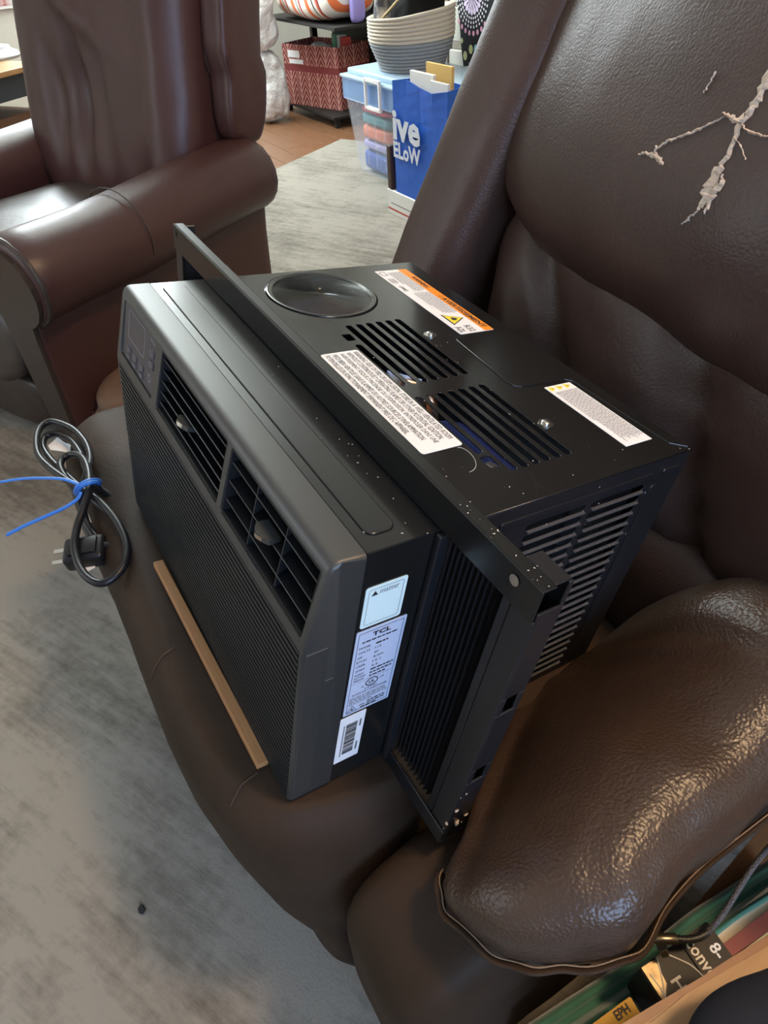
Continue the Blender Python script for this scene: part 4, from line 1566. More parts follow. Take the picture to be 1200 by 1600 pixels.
cloths = [('royal blue', (0.05, 0.11, 0.42), 0, 0.012, 0.105), ('lavender', (0.36, 0.33, 0.62), 0, 0.119, 0.045), ('coral', (0.75, 0.20, 0.11), 0, 0.166, 0.070),
          ('teal', (0.07, 0.30, 0.36), 0, 0.238, 0.052), ('crimson', (0.55, 0.05, 0.12), 0, 0.292, 0.026), ('cobalt', (0.06, 0.14, 0.55), 0, 0.320, 0.110),
          ('grass green', (0.10, 0.42, 0.14), 1, 0.012, 0.060), ('pink', (0.75, 0.25, 0.36), 1, 0.074, 0.075), ('rose', (0.62, 0.14, 0.26), 1, 0.151, 0.050),
          ('emerald', (0.04, 0.36, 0.16), 1, 0.203, 0.045), ('lime', (0.50, 0.62, 0.12), 1, 0.250, 0.050), ('sea green', (0.10, 0.36, 0.34), 1, 0.302, 0.125)]
for nm, c, colu, z, h in cloths:
    xa = bx0 + 0.052 + (0.0 if colu == 0 else 0.32)
    xb = xa + (0.30 if colu == 0 else 0.40)
    o = obj('folded_fabric', puffy(((xb - xa) / 2, 0.165, h / 2 - .003), 7, 8, lambda p, xa=xa, xb=xb, z=z, h=h: p + V(((xa + xb) / 2, (by0 + by1) / 2 - .01, Z0 + z + h / 2)), 0.001, 9, seed=z),
            mat('fabric_' + nm.replace(' ', '_'), c, 0.85), smooth=True)
    tag(o, nm + ' folded fabric stacked inside the clear tote', 'fabric', 'fabrics folded in the clear tote')

# rope basket on the lid
bc = V((-3.300, 2.150, bh + 0.023))
bas = thing('rope_basket', 'round coiled rope basket, cream above and grey below, on the tote lid', 'basket', tuple(bc))


def rope_band(i0, i1):
    prof = []
    n = 15
    for i in range(i0, i1):
        z0 = i * 0.0150
        for k in range(6):
            a = math.radians(-80 + 32 * k)
            rr = 0.155 + 0.050 * sstep(-0.02, 0.14, z0) + 0.0085 * math.cos(a)
            prof.append((rr, z0 + 0.0075 + 0.0075 * math.sin(a)))
    inner = [(r - 0.022, z) for r, z in reversed(prof[::6])]
    b_ = lathe(bmesh.new(), prof + inner, 44, (0, 0, 0), closed=True)
    for v in b_.verts:
        ang = math.atan2(v.co.y, v.co.x)
        f = v.co.z / 0.225
        v.co.z += 0.028 * f * f * f * math.cos(ang - 0.7) * (1 if math.cos(ang - 0.7) > 0 else 0.4)
    return b_


obj('upper_band', rope_band(8, 15), mat('rope_cream', (0.55, 0.49, 0.40), 0.9, bump=('noise', 300, 0.4, 0.003)), bas, smooth=True)
obj('lower_band', rope_band(0, 8), mat('rope_grey', (0.27, 0.28, 0.29), 0.9, bump=('noise', 300, 0.4, 0.003)), bas, smooth=True)
obj('basket_base', lathe(bmesh.new(), [(0, 0.001), (0.148, 0.001), (0.148, 0.012), (0, 0.012)], 32), MATS['rope_grey'], bas)
blk = thing('black_bag', 'black fabric bag with a gold zipper inside the rope basket', 'bag', tuple(bc + V((0.03, 0.02, 0.013))))
obj('bag_body', puffy((0.130, 0.105, 0.25), 3.4, 16, lambda p: p + bc + V((0.035, 0.01, 0.265)), 0.012, 6), mat('black_canvas', (0.006, 0.006, 0.006), 0.8, spec=0.2), blk, world=True, smooth=True)
zs = [at_y(u, v, by0 + .115) for u, v in ((590, 40), (600, 26), (612, 12), (622, 0))]
obj('zipper', ntube(zs, 0.006, seg=6), mat('zipper_gold', (0.62, 0.48, 0.25), 0.4, metal=0.6), blk, world=True)
pil = obj('printed_pillow', puffy((0.045, 0.085, 0.18), 3.0, 16, lambda p: rx(0.0) @ p + bc + V((-0.142, -0.03, 0.21)), 0.008, 6),
          mat('pillow_white_grey_print', (0.62, 0.56, 0.50), 0.8, var=(14, (0.07, 0.07, 0.08), 2.2)), smooth=True)
tag(pil, 'small white pillow with dark grey print leaning in the rope basket', 'pillow')

# blue shopping bag on a white carton
cart = thing('white_carton', 'white cardboard carton with a red line under the blue bag', 'box', (-2.60, 1.86, Z0))
obj('carton_body', nbox((-2.87, 1.735, Z0), (-2.33, 2.02, 0.118), 0.002, 1), mat('carton_white', (0.72, 0.70, 0.66), 0.7), cart, world=True) if False else None
obj('carton_body', nbox((-2.87, 1.715, Z0), (-2.33, 1.900, 0.118), 0.002, 1), mat('carton_white', (0.72, 0.70, 0.66), 0.7), cart, world=True)
obj('red_line', nbox((-2.868, 1.7142, 0.030), (-2.332, 1.7150, 0.038)), mat('carton_red', (0.45, 0.08, 0.06), 0.6), cart, world=True)
obj('small_print', nbox((-2.84, 1.7144, 0.060), (-2.60, 1.7150, 0.064)), INK_GREY, cart, world=True)
BLUEBAG = mat('bag_blue_polypropylene', (0.012, 0.10, 0.50), 0.45, bump=('noise', 30, 0.3, 0.006))
bag = thing('shopping_bag', 'bright blue shopping bag with white lettering, papers sticking out', 'bag', (-2.60, 1.80, 0.119))


def bag_mesh():
    b_ = bmesh.new()
    x0, x1, y0, y1, z0, z1 = -2.800, -2.400, 1.722, 1.890, 0.119, 0.560
    n = 10
    rings = []
    for j in range(n + 1):
        t = j / n
        z = z0 + (z1 - z0) * t
        ring = []
        per = [(0, 0), (.25, 0), (.5, 0), (.75, 0), (1, 0), (1, .5), (1, 1), (.75, 1), (.5, 1), (.25, 1), (0, 1), (0, .5)]
        for (a, c) in per:
            x = x0 + (x1 - x0) * a
            y = y0 + (y1 - y0) * c
            x += (0.03 * t if (a == 0 and c == .5) else 0) - (0.03 * t if (a == 1 and c == .5) else 0)
            if 0 < a < 1:
                y += 0.010 * math.sin(3 * t + a * 5) * (-1 if c == 0 else 1) * t
            zz = z + (0.012 * math.sin(a * 7) if j == n else 0)
            ring.append((x, y, zz))
        rings.append(ring)
    full = [[b_.verts.new(p) for p in r] for r in rings]
    inner = [[b_.verts.new((p[0] + (-.0025 if p[0] > -2.6 else .0025), p[1] + (-.0025 if p[1] > 1.8 else .0025), p[2])) for p in r] for r in rings]
    m = len(rings[0])
    for grid in (full, inner):
        for A, B in zip(grid, grid[1:]):
            for k_ in range(m):
                b_.faces.new((A[k_], A[(k_ + 1) % m], B[(k_ + 1) % m], B[k_]))
    for k_ in range(m):
        b_.faces.new((full[-1][k_], full[-1][(k_ + 1) % m], inner[-1][(k_ + 1) % m], inner[-1][k_]))
    b_.faces.new(full[0])
    return b_


obj('bag_body', bag_mesh(), BLUEBAG, bag, world=True)
BAGF = frame_matrix((0, 1.7135, 0), (1, 0, 0), (0, 0, 1))
BT = mat('bag_print_white', (0.62, 0.66, 0.74), 0.5)
for body, x, z, w, h in (('ive', -2.797, 0.340, 0.215, 0.115), ('ELoW', -2.797, 0.268, 0.215, 0.066)):
    me = text_mesh(body, w, h, bold=0.035)
    obj('lettering', me, BT, bag, world=True, matrix=BAGF @ Matrix.Translation((x, z, 0)))
for nm, lo, hi, c, lb, rz in (('paper_packet', (-2.72, 1.76, 0.30), (-2.55, 1.775, 0.600), (0.78, 0.76, 0.70), 'white paper packet sticking out of the blue bag', 0.06),
                              ('envelope', (-2.66, 1.80, 0.30), (-2.48, 1.812, 0.630), (0.62, 0.40, 0.12), 'tan envelope sticking out of the blue bag', -0.10),
                              ('booklet', (-2.55, 1.745, 0.30), (-2.43, 1.755, 0.585), (0.74, 0.73, 0.70), 'white booklet at the right of the blue bag mouth', 0.03)):
    o = obj(nm, nbox(lo, hi, 0.001, 1), mat(nm + '_paper', c, 0.7), matrix=Matrix.Translation((0, 0, 0)))
    tag(o, lb, 'paper')
small = obj('leather_strip', nbox((-2.866, 1.7155, 0.1195), (-2.832, 1.760, 0.305), 0.006, 2), mat('strip_brown', (0.05, 0.028, 0.02), 0.6))
tag(small, 'small brown slab standing between the tote and the blue bag', 'slab')

# red chevron fabric bin with its contents
CHEV = bpy.data.materials.new('chevron_red')
CHEV.use_nodes = True
nt = CHEV.node_tree
b = nt.nodes['Principled BSDF']
b.inputs['Roughness'].default_value = 0.85
tc = nt.nodes.new('ShaderNodeTexCoord')
sp = nt.nodes.new('ShaderNodeSeparateXYZ')
nt.links.new(tc.outputs['Object'], sp.inputs[0])


def mth(op, a, c=None):
    n_ = nt.nodes.new('ShaderNodeMath')
    n_.operation = op
    for i_, x_ in enumerate((a, c)):
        if x_ is None:
            continue
        if isinstance(x_, (int, float)):
            n_.inputs[i_].default_value = x_
        else:
            nt.links.new(x_, n_.inputs[i_])
    return n_.outputs[0]


pp = mth('PINGPONG', mth('ADD', sp.outputs['X'], sp.outputs['Y']), 0.045)
zz = mth('SUBTRACT', sp.outputs['Z'], mth('MULTIPLY', pp, 1.5))
fr_ = mth('PINGPONG', zz, 0.019)
line = mth('LESS_THAN', fr_, 0.0062)
spine = mth('LESS_THAN', pp, 0.005)
band = mth('MULTIPLY', mth('GREATER_THAN', sp.outputs['Z'], 0.205), mth('LESS_THAN', sp.outputs['Z'], 0.245))
mask = mth('MULTIPLY', mth('MAXIMUM', line, spine), mth('SUBTRACT', 1.0, band))
mx = nt.nodes.new('ShaderNodeMix')
mx.data_type = 'RGBA'
nt.links.new(mask, mx.inputs[0])
mx.inputs[6].default_value = (0.20, 0.035, 0.035, 1)
mx.inputs[7].default_value = (0.50, 0.26, 0.21, 1)
nt.links.new(mx.outputs[2], b.inputs['Base Color'])
rxm = Matrix.Translation((-4.93, 2.50, 0.07)) @ Matrix.Rotation(0.30, 4, 'Z')
red = thing('fabric_bin', 'red fabric bin with cream leaf chevrons on a low stand', 'storage bin', matrix=rxm)
b_ = bmesh.new()
for (lo, hi) in (((-.27, -.15, 0), (.27, -.146, .36)), ((-.27, .146, 0), (.27, .15, .36)), ((-.27, -.1459, 0), (-.266, .1459, .36)), ((.266, -.1459, 0), (.27, .1459, .36)), ((-.266, -.1459, 0), (.266, .1459, .004))):
    box(b_, lo, hi)
obj('bin_body', b_, CHEV, red)
obj('bin_label', nbox((-0.215, -0.1535, 0.285), (-0.10, -0.1505, 0.325)), WHITE_PL, red, matrix=Matrix.Rotation(0.0, 4, 'Y'))
obj('bin_label', nbox((-0.205, -0.1535, 0.25), (-0.07, -0.1505, 0.275)), WHITE_PL, red)
stand = thing('low_shelf', 'dark low shelf stand under the red fabric bin', 'shelf', (-4.8, 2.5, 0))
DARKW = mat('shelf_dark', (0.010, 0.009, 0.008), 0.6)
obj('shelf_board', nbox((-5.30, 2.30, 0.052), (-4.50, 2.75, 0.068)), DARKW, stand, world=True)
for x in (-5.28, -4.54):
    for y in (2.32, 2.71):
        obj('shelf_leg', nbox((x, y, 0.0), (x + .03, y + .03, 0.052)), DARKW, stand, world=True)
obj('shelf_post', nbox((-5.30, 2.58, 0.068), (-5.26, 2.62, 1.4)), DARKW, stand, world=True)
obj('shelf_post', nbox((-4.54, 2.71, 0.068), (-4.50, 2.75, 1.4)), DARKW, stand, world=True)
obj('shelf_board', nbox((-5.30, 2.24, 0.565), (-4.27, 2.75, 0.580)), DARKW, stand, world=True)
obj('shelf_back', nbox((-5.30, 2.76, 0.05), (-4.48, 2.77, 1.4)), DARKW, stand, world=True)
WBAG = mat('white_plastic_film', (0.70, 0.70, 0.70), 0.35, bump=('noise', 18, 0.8, 0.03))
o = obj('plastic_bundle', puffy((0.15, 0.10, 0.175), 2.6, 14, lambda p: p + V((-4.95, 2.48, 0.252)), 0.03, 9), WBAG, smooth=True)
tag(o, 'crumpled white plastic bundle inside the red fabric bin', 'plastic bag')
o = obj('magazine', nbox((-4.815, 2.50, 0.078), (-4.765, 2.56, 0.485)), mat('mag_green', (0.10, 0.30, 0.20), 0.4))
tag(o, 'thin green magazine upright in the red fabric bin', 'magazine')
o = obj('magazine', nbox((-4.762, 2.51, 0.078), (-4.735, 2.57, 0.480)), mat('mag_white', (0.65, 0.66, 0.62), 0.4))
tag(o, 'white magazine upright between the green and red ones', 'magazine')
o = obj('magazine', nbox((-4.732, 2.52, 0.078), (-4.695, 2.58, 0.47)), mat('mag_red', (0.58, 0.05, 0.04), 0.4))
tag(o, 'thin red magazine upright in the red fabric bin', 'magazine')
# striped quilt on the upper shelf
STR = bpy.data.materials.new('stripes_orange_white')
STR.use_nodes = True
nt = STR.node_tree
b = nt.nodes['Principled BSDF']
b.inputs['Roughness'].default_value = 0.85
tc = nt.nodes.new('ShaderNodeTexCoord')
sp = nt.nodes.new('ShaderNodeSeparateXYZ')
nt.links.new(tc.outputs['Object'], sp.inputs[0])
u_ = mth('FRACT', mth('MULTIPLY', mth('ADD', sp.outputs['X'], mth('MULTIPLY', sp.outputs['Z'], 0.35)), 5.0))
rp = nt.nodes.new('ShaderNodeValToRGB')
rp.color_ramp.interpolation = 'CONSTANT'
els = rp.color_ramp.elements
els[0].color = (0.72, 0.68, 0.62, 1)
els[1].position = 0.25
els[1].color = (0.70, 0.16, 0.05, 1)
for pos, c in ((0.42, (0.72, 0.68, 0.62, 1)), (0.58, (0.05, 0.07, 0.04, 1)), (0.64, (0.72, 0.68, 0.62, 1)), (0.76, (0.55, 0.10, 0.05, 1)), (0.84, (0.20, 0.03, 0.03, 1)), (0.9, (0.72, 0.68, 0.62, 1))):
    e_ = els.new(pos)
    e_.color = c
nt.links.new(u_, rp.inputs['Fac'])
nt.links.new(rp.outputs['Color'], b.inputs['Base Color'])
o = obj('striped_quilt', puffy((0.40, 0.22, 0.135), 3.4, 18, lambda p: p + V((-4.75, 2.44, 0.718)), 0.01, 6), STR, smooth=True)
tag(o, 'folded quilt with orange and white stripes above the red bin', 'quilt')
o = obj('folded_towel', puffy((0.028, 0.045, 0.10), 4, 10, lambda p: p + V((-4.318, 2.43, 0.685)), 0.006, 8), mat('towel_lavender', (0.30, 0.25, 0.60), 0.9), smooth=True)
tag(o, 'lavender folded towel beside the striped quilt', 'towel')
for i, (x, y, z, hx, hz, lb) in enumerate(((-5.03, 2.10, 0.215, 0.105, 0.205, 'lower white plastic bag standing on the wood floor by the shelf'),
                                        (-5.03, 2.09, 0.62, 0.10, 0.185, 'upper white plastic bag piled on the one standing on the floor'))):
    o = obj('plastic_bag', puffy((hx, 0.10, hz), 3.2, 16, lambda p: p + V((x, y, z)), 0.03, 7, seed=i * 3.0), WBAG, smooth=True)
    tag(o, lb, 'plastic bag')
o = obj('green_card', nbox((-5.02, 1.975, 0.0), (-4.985, 1.979, 0.14), 0.001, 1), mat('card_white', (0.75, 0.75, 0.72), 0.5), matrix=Matrix.Identity(4))
tag(o, 'white card strip leaning on the plastic bag', 'card')

# drawer tower behind the recliner with a hanging cloth
tw = thing('drawer_tower', 'taupe framed tower of white drawers behind the torn recliner', 'drawers', (-3.3, 2.7, 0))
TAUPE = mat('taupe_frame', (0.21, 0.17, 0.14), 0.5)
DRW = mat('drawer_white', (0.56, 0.54, 0.47), 0.5)
ty = 2.42
pxL = at_y(689, 40, ty).x
pxR = at_y(700, 40, ty).x
for xa, xb in ((pxL, pxR), (pxR + 0.52, pxR + 0.56)):
    for yy in (ty, ty + 0.36):
        obj('post', nbox((xa, yy, 0.0095), (xb, yy + .03, 1.25), 0.003, 1), TAUPE, tw, world=True)
obj('back_board', nbox((pxR, ty + 0.392, 0.02), (pxR + 0.52, ty + 0.40, 1.24)), DARKW, tw, world=True)
zt = [at_y(712, v, ty + .01).z for v in (-38, 3.5, 11, 64, 78, 130, 142, 190)]
for (za, zb2) in ((zt[2], zt[3]), (zt[4], zt[5]), (zt[6], zt[7]), (zt[0], zt[1])):
    z0_, z1_ = min(za, zb2), max(za, zb2)
    dr = obj('drawer', nbox((pxR + .004, ty + .005, z0_), (pxR + .515, ty + .38, z1_), 0.003, 1), DRW, tw, world=True)
mand = thing('hanging_cloth', 'black pointed cloth with white flower and pastel dots hanging on the drawers', 'cloth', tuple(at_y(735, 20, ty - .012)))
mc = at_y(738, -2, ty - .012)
sc_ = (at_y(768, -2, ty - .012).x - at_y(708, -2, ty - .012).x) / 60.0      # metres per pixel there
MM = frame_matrix(mc, (1, 0, 0), (0, 0, 1))
outl = [(-32, 40), (32, 40), (34, 10), (30, -15), (20, -45), (12, -62), (3, -76), (-3, -76), (-10, -62), (-16, -40), (-20, -18), (-27, 4)]
obj('cloth_panel', plate([[(x * sc_, y * sc_) for x, y in outl]], 0.004), mat('cloth_black', (0.012, 0.012, 0.014), 0.9), mand, world=True, matrix=MM)
DOTS = [mat('dot_white', (0.75, 0.72, 0.78), 0.8), mat('dot_pink', (0.72, 0.35, 0.50), 0.8), mat('dot_lime', (0.62, 0.64, 0.30), 0.8), mat('dot_aqua', (0.25, 0.55, 0.68), 0.8)]
for kind_, items in enumerate((
        [(ring * math.cos(math.radians(a)), ring * math.sin(math.radians(a)) + 2, 1.0) for ring in (17, 20.5, 24) for a in range(180, 361, 11)],
        [(r * math.cos(math.radians(a)), r * math.sin(math.radians(a)) + 2, 1.9) for r in (29,) for a in range(225, 320, 13)],
        [(-9, -46, 3.4), (0, -40, 3.4), (9, -48, 2.4), (-5, -58, 3.2), (2, -66, 2.0), (-15, -34, 2.0)],
        [(8, -39, 3.2), (-1, -52, 1.4)])):
    b_ = bmesh.new()
    for (x, y, r) in items:
        vs = [b_.verts.new((sc_ * (x + r * math.cos(k_ * math.pi / 4)), sc_ * (y + r * 1.2 * math.sin(k_ * math.pi / 4)), 0.001)) for k_ in range(8)]
        b_.faces.new(vs)
    obj('dots', b_, DOTS[kind_], mand, world=True, matrix=MM)
for k_ in range(9):
    a = math.radians(190 + k_ * 20)
    b_ = bmesh.new()
    dirx, diry = math.cos(a), math.sin(a)
    vs = [b_.verts.new((sc_ * (dirx * t - diry * w), sc_ * (diry * t + dirx * w + 2), 0.001)) for t, w in ((3, -.8), (10, -2.4), (14, -1.6), (15, 0), (14, 1.6), (10, 2.4), (3, .8))]
    b_.faces.new(vs)
    obj('petal', b_, mat('petal_lilac', (0.66, 0.55, 0.72), 0.8), mand, world=True, matrix=MM)

# end table with a lamp, and a picture on the left wall
e1, e2 = V((0.55, -0.835, 0)).normalized(), V((-0.835, -0.55, 0)).normalized()
tc0 = at_z(68, 96, 0.60)
TM = Matrix(((e2.x, -e1.x, 0, tc0.x), (e2.y, -e1.y, 0, tc0.y), (0, 0, 1, 0), (0, 0, 0, 1)))
tab = thing('end_table', 'small wooden end table with dark apron behind the reddish recliner', 'table', matrix=TM)
obj('table_top', nbox((0, -0.62, 0.575), (0.55, 0, 0.600), 0.004, 2), mat('table_honey_wood', (0.42, 0.23, 0.09), 0.35, var=(8, (0.33, 0.16, 0.06), 0.8, (8, 1.5, 1))), tab)
obj('apron', nbox((0.02, -0.60, 0.475), (0.53, -0.02, 0.5745)), mat('apron_slate', (0.028, 0.034, 0.038), 0.5), tab)
for lx_, ly_ in ((0.025, -0.025), (0.48, -0.025), (0.025, -0.59), (0.48, -0.59)):
    obj('leg', nbox((lx_, ly_ - .04, 0.009), (lx_ + .045, ly_ + .005, 0.4745)), MATS['apron_slate'], tab)
obj('table_shelf', nbox((0.071, -0.585, 0.36), (0.479, -0.071, 0.40)), mat('shelf_brown', (0.16, 0.08, 0.04), 0.5), tab)
lc = at_z(-6, 92, 0.60)
lmp = thing('table_lamp', 'grey round-based lamp standing on the wooden end table', 'lamp', tuple(lc))
LG = mat('lamp_grey', (0.42, 0.43, 0.44), 0.35)
obj('lamp_base', lathe(bmesh.new(), [(0, 0.0), (0.125, 0.0), (0.130, 0.012), (0.120, 0.030), (0.095, 0.040), (0.090, 0.055), (0.03, 0.068), (0.0, 0.07)], 32), LG, lmp, smooth=True, angle=50)
obj('lamp_stem', lathe(bmesh.new(), [(0, 0.068), (0.022, 0.068), (0.03, 0.16), (0.018, 0.30), (0.012, 0.42), (0, 0.42)], 20), LG, lmp, smooth=True)
obj('lamp_shade', lathe(bmesh.new(), [(0.17, 0.36), (0.11, 0.62), (0.107, 0.62), (0.167, 0.36)], 32, closed=True), mat('shade_linen', (0.75, 0.72, 0.64), 0.8), lmp, smooth=True)
bl = obj('bulb', lathe(bmesh.new(), [(0, 0.42), (0.018, 0.425), (0.032, 0.47), (0.028, 0.50), (0.0, 0.515)], 16), mat('bulb_glow', (1, 1, 1), 0.5, emit=((0.95, 0.97, 1.0), 30.0)), lmp, smooth=True)
pic = thing('wall_picture', 'small framed picture with red and white print on the cream wall', 'picture', (X0 + .002, 0.6, 0.8))
pa, pb_ = None, None
dpx = px_dir(2, -10)
pz = CAM_Z + dpx.z * ((X0 + .01) / dpx.x)
py = dpx.y * ((X0 + .01) / dpx.x)
dpx2 = px_dir(42, 9)
pz2 = CAM_Z + dpx2.z * ((X0 + .01) / dpx2.x)
py2 = dpx2.y * ((X0 + .01) / dpx2.x)
obj('picture_frame', nbox((X0 + .0005, py2 - .45, pz2 - 0.005), (X0 + .018, py2, pz2 + .26), 0.003, 1), WHITE_PL, pic, world=True)
obj('print', nbox((X0 + .0182, py2 - .435, pz2 + 0.012), (X0 + .019, py2 - .015, pz2 + .245)), mat('print_red', (0.45, 0.08, 0.08), 0.5, var=(25, (0.7, 0.68, 0.66), 1.8)), pic, world=True)

# soft tan bag on the rug between the two recliners
tb = thing('soft_bag', 'tan soft bag with brown piping on the rug between the recliners', 'bag', tuple(at_z(185, 640, 0.009)))
tbp = at_z(196, 652, 0.08)
TAN = mat('tan_canvas', (0.23, 0.15, 0.10), 0.75)
obj('bag_body', puffy((0.145, 0.085, 0.075), 3.0, 16, lambda p: Matrix.Rotation(-0.5, 3, 'Z') @ p + V((tbp.x, tbp.y + 0.02, 0.086)), 0.006, 9), TAN, tb, world=True, smooth=True)
obj('bag_flap', puffy((0.125, 0.070, 0.045), 3.0, 16, lambda p: Matrix.Rotation(-0.5, 3, 'Z') @ p + V((tbp.x - .005, tbp.y + .035, 0.165)), 0.005, 9), mat('tan_canvas_dark', (0.15, 0.095, 0.065), 0.75), tb, world=True, smooth=True)
obj('piping', ntube(catmull([Matrix.Rotation(-0.5, 3, 'Z') @ V((0.146 * math.cos(a_ * .35), 0.087 * math.sin(a_ * .35), 0)) + V((tbp.x, tbp.y + .02, 0.125)) for a_ in range(18)], 3, closed=True), 0.004, seg=6, closed=True),
    mat('piping_brown', (0.09, 0.05, 0.035), 0.6), tb, world=True, smooth=True)

crumb = obj('crumb', puffy((0.007, 0.005, 0.003), 2.2, 6, lambda p: p + V((at_z(225, 1425, 0).x, at_z(225, 1425, 0).y, 0.012)), 0.0015, 200), AC_DARK, smooth=True)
tag(crumb, 'small dark crumb lying on the bare grey rug', 'crumb')
# ------------------------------------------------------------------ lower right: wooden magazine rack with its contents
OAK = mat('rack_oak', (0.44, 0.27, 0.13), 0.45, var=(9, (0.34, 0.19, 0.085), 0.8, (14, 1.2, 14)))
OAK_EDGE = mat('rack_oak_edge', (0.27, 0.12, 0.045), 0.4, var=(9, (0.21, 0.09, 0.035), 0.8, (14, 1.2, 14)))
rack = thing('magazine_rack', 'wooden magazine rack beside the padded arm holding books and cloth', 'rack', (-0.02, 0.30, 0.009))


def slab(name, px, z, depth, m, parent=None, world=True, z2=None, bev=0.0):
    """prism with its top outline at height z (metres) reaching down by depth"""
    b_ = bmesh.new()
    P = [at_z(u, v, zz_) for (u, v), zz_ in zip(px, z2 or [z] * len(px))]
    lo = [b_.verts.new(p - V((0, 0, depth))) for p in P]
    hi = [b_.verts.new(p) for p in P]
    n = len(P)
    b_.faces.new(hi)
    b_.faces.new(list(reversed(lo)))
    for i in range(n):
        b_.faces.new((lo[i], lo[(i + 1) % n], hi[(i + 1) % n], hi[i]))
    if bev:
        bmesh.ops.bevel(b_, geom=list(b_.edges), offset=bev, segments=2, affect='EDGES')
    return obj(name, b_, m, parent, world=world if parent else False)


slab('near_board', [(985, 1612), (1072, 1553), (1160, 1501), (1225, 1462), (1260, 1500), (1180, 1565), (1060, 1650)], 0.50, 0.022, OAK, rack, bev=0.003)
slab('near_board_edge', [(945, 1616), (1026, 1567), (1092, 1529), (1144, 1495), (1222, 1446), (1226, 1462), (1160, 1501), (1072, 1553), (980, 1618)], 0.497, 0.467, OAK_EDGE, rack)
slab('far_board', [(1040, 1470), (1225, 1250), (1238, 1335), (1115, 1425)], 0.20, 0.012, OAK_EDGE, rack)
slab('rack_bottom', [(880, 1620), (1230, 1330), (1280, 1420), (1000, 1660)], 0.030, 0.018, OAK, rack)
# green velvet cloth
gc = bmesh.new()
rows = []
edgeA = [(815, 1606), (885, 1560), (945, 1522), (1015, 1474), (1078, 1424), (1132, 1390), (1212, 1336)]
edgeB = [(905, 1622), (950, 1590), (1000, 1556), (1062, 1515), (1112, 1470), (1160, 1432), (1225, 1392)]
for k_ in range(9):
    t = k_ / 8
    row = []
    for (a, c) in zip(edgeA, edgeB):
        u, v = a[0] + (c[0] - a[0]) * t, a[1] + (c[1] - a[1]) * t
        row.append(at_z(u, v, 0.245 + 0.012 * math.sin(t * 9.0) + 0.02 * t))
    rows.append(catmull(row, 4))
G = [[gc.verts.new(p) for p in r] for r in rows]
B_ = [[gc.verts.new(p - V((0, 0, p.z - 0.032))) for p in r] for r in rows]
for grid in (G, B_):
    for A, Bq in zip(grid, grid[1:]):
        for i in range(len(A) - 1):
            gc.faces.new((A[i], A[i + 1], Bq[i + 1], Bq[i]))
n = len(G[0])
for i in range(n - 1):
    gc.faces.new((G[0][i], G[0][i + 1], B_[0][i + 1], B_[0][i]))
    gc.faces.new((G[-1][i], G[-1][i + 1], B_[-1][i + 1], B_[-1][i]))
o = obj('velvet_cloth', gc, mat('velvet_green', (0.035, 0.145, 0.095), 0.8, sheen=0.6), smooth=True)
tag(o, 'folded green velvet cloth along the side of the magazine rack', 'cloth')
for nm, pts_, z, dep, c, lb, cat in (
        ('folder', [(1040, 1522), (1085, 1478), (1222, 1368), (1235, 1402), (1112, 1487), (1058, 1530)], 0.268, 0.236, (0.62, 0.52, 0.36), 'cream folder standing beside the green velvet cloth', 'folder'),
        ('paperback_book', [(1060, 1530), (1112, 1489), (1232, 1398), (1245, 1425), (1135, 1500), (1075, 1548)], 0.272, 0.236, (0.24, 0.055, 0.035), 'brick red book standing between cream folder and yellow pad', 'book'),
        ('note_pad', [(1095, 1540), (1140, 1500), (1240, 1427), (1250, 1442), (1150, 1512), (1105, 1555)], 0.270, 0.236, (0.55, 0.50, 0.20), 'pale yellow note pad standing beside the brick red book', 'note pad')):
    o = slab(nm, pts_, z, dep, mat(nm + '_cover', c, 0.6))
    tag(o, lb, cat)
# black printed box
bq = [(1000, 1512), (1105, 1438), (1148, 1497), (1040, 1574)]
bxo = thing('printed_box', 'glossy black box with white printed words in the magazine rack', 'box', tuple(at_z(1070, 1500, 0.24)))
slab('box_body', bq, 0.345, 0.072, mat('box_gloss_black', (0.006, 0.005, 0.0045), 0.4, spec=0.3), bxo, bev=0.0015)
BP = [at_z(u, v, 0.3455) for u, v in bq]
bxu = (BP[1] - BP[0])
bxv = (BP[0] - BP[3])
BM = frame_matrix(BP[3], (BP[2] - BP[3]), (BP[0] - BP[3]))
bw, bhh = (BP[2] - BP[3]).length, (BP[0] - BP[3]).length
PRW = mat('box_print_white', (0.78, 0.74, 0.66), 0.5)
# the words run across the box, rotated a quarter turn
RB = frame_matrix(BP[0], (BP[3] - BP[0]), (BP[1] - BP[0]))
for s_, x, y, w, h in (('Hu', 0.030, 0.018, 0.020, 0.012), ('conve', 0.004, 0.053, 0.034, 0.009), ('8-', 0.022, 0.0715, 0.012, 0.012)):
    me = text_mesh(s_, w, h, bold=0.02)
    obj('lettering', me, PRW, bxo, world=True, matrix=RB @ Matrix.Translation((x * bhh / 0.05, y * bw / 0.088, 0.0003)))
gold = mat('box_print_gold', (0.55, 0.42, 0.22), 0.35, metal=0.5, var=(60, (0.10, 0.07, 0.04), 1.5))
b_ = bmesh.new()
b_.faces.new([b_.verts.new(RB @ V((x * bhh / .05, y * bw / .088, 0.0002))) for x, y in ((0.001, 0.001), (0.048, 0.001), (0.030, 0.014), (0.001, 0.018))])
obj('gold_print', b_, gold, bxo, world=True)
for arc in ([(0.048, 0.002), (0.025, 0.012), (0.002, 0.020)], [(0.002, 0.030), (0.018, 0.040), (0.030, 0.046), (0.048, 0.050)], [(0.048, 0.004), (0.03, 0.006), (0.012, 0.005)]):
    obj('white_line', ntube(catmull([RB @ V((x * bhh / .05, y * bw / .088, 0.0004)) for x, y in arc], 6), 0.0008, seg=5), PRW, bxo, world=True)
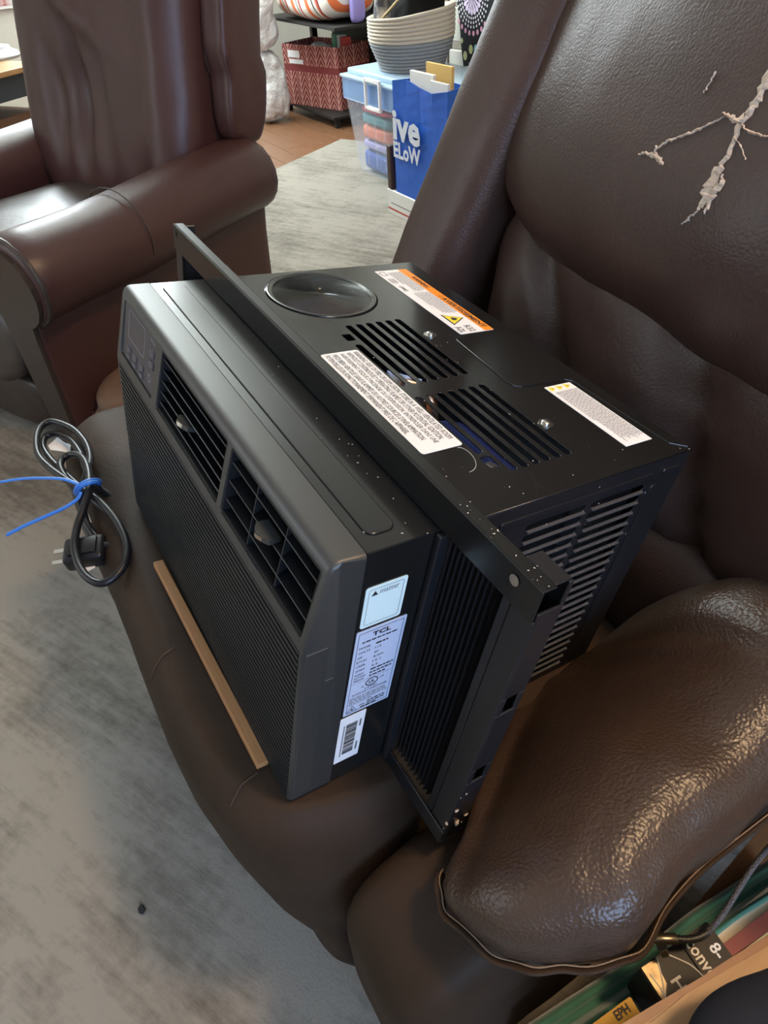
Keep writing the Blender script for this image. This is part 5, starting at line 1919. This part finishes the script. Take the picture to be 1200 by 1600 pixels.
obj('box_seam', ntube([RB @ V((0.0, 0.050 * bw / .088, 0.0002)), RB @ V((bhh, 0.050 * bw / .088, 0.0002))], 0.0006, seg=5), AC_DARK, bxo, world=True)
# yellow box
yq = [(925, 1600), (985, 1556), (1003, 1586), (950, 1630)]
yb = thing('yellow_box', 'small yellow carton with dark lettering in the magazine rack', 'box', tuple(at_z(965, 1590, 0.24)))
slab('box_body', yq, 0.33, 0.055, mat('carton_yellow', (0.72, 0.40, 0.03), 0.5), yb, bev=0.001)
YP = [at_z(u, v, 0.3305) for u, v in yq]
me = text_mesh('EPH', 0.016, 0.008, bold=0.02)
obj('lettering', me, INK, yb, world=True, matrix=frame_matrix(YP[0] + (YP[1] - YP[0]) * 0.45 + (YP[3] - YP[0]) * 0.55, YP[1] - YP[0], YP[0] - YP[3]) @ Matrix.Translation((0, 0, 0.0004)))
# braided charging cable
usb = thing('charging_cable', 'dark braided charging cable with right-angled plug over the black box', 'cable', tuple(at_z(1040, 1470, 0.36)))
BRAID = mat('braid_grey', (0.075, 0.075, 0.085), 0.6, bump=('leather', 900, 0.8, 0.002))
GUN = mat('plug_gunmetal', (0.20, 0.17, 0.12), 0.3, metal=0.9)
cz_ = 0.375
path = catmull([at_z(u, v, z) for u, v, z in ((1105, 1457, .372), (1118, 1443, .373), (1135, 1420, .376), (1155, 1388, .380), (1180, 1350, .386), (1215, 1310, .39), (1260, 1275, .39))], 8)
obj('braided_cable', ntube(path, 0.0028, seg=10), BRAID, usb, world=True, smooth=True)
rel = catmull([at_z(u, v, z) for u, v, z in ((1056, 1467, .372), (1075, 1468, .371), (1093, 1464, .371), (1106, 1456, .372))], 8)
obj('strain_relief', ntube(rel, 0.0036, seg=10, rfun=lambda t: 1.0 + 0.10 * math.sin(t * 60)), mat('relief_black', (0.02, 0.02, 0.02), 0.4), usb, world=True, smooth=True)
hp = [at_z(1022, 1466, cz_), at_z(1058, 1467, cz_)]
obj('plug_housing', ntube([hp[0] + (hp[1] - hp[0]) * t for t in (0, .06, .5, .94, 1)], 0.0052, seg=14, rfun=lambda t: 0.82 if t in (0.0, 1.0) else 1.0, flat=0.8), GUN, usb, world=True, smooth=True, angle=40)
tp = [at_z(1033, 1474, cz_ - .004), at_z(1040, 1495, cz_ - .012)]
tM = frame_matrix(tp[0], tp[1] - tp[0], hp[1] - hp[0])
L_ = (tp[1] - tp[0]).length
obj('plug_collar', nbox((-0.001, -0.0045, -0.003), (L_ * .45, 0.0045, 0.003), 0.001, 1), MATS['relief_black'], usb, world=True, matrix=tM)
obj('plug_tip', nbox((L_ * .45, -0.0036, -0.0018), (L_, 0.0036, 0.0018), 0.0008, 1), GUN, usb, world=True, matrix=tM)
# unidentified rounded dark navy fabric shape over the rack's near board
nc = at_z(1262, 1640, 0.545)
nav = obj('seat_cushion', puffy((0.050, 0.080, 0.040), 2.6, 22, lambda p: Matrix.Rotation(-0.35, 3, 'Z') @ p + V((nc.x + 0.004, nc.y, 0.545)), 0.002, 12), mat('navy_fabric', (0.008, 0.010, 0.018), 0.85, bump=('noise', 700, 0.4, 0.001)), smooth=True)
tag(nav, 'rounded dark navy fabric shape lying over the edge of the wooden rack', 'cushion')
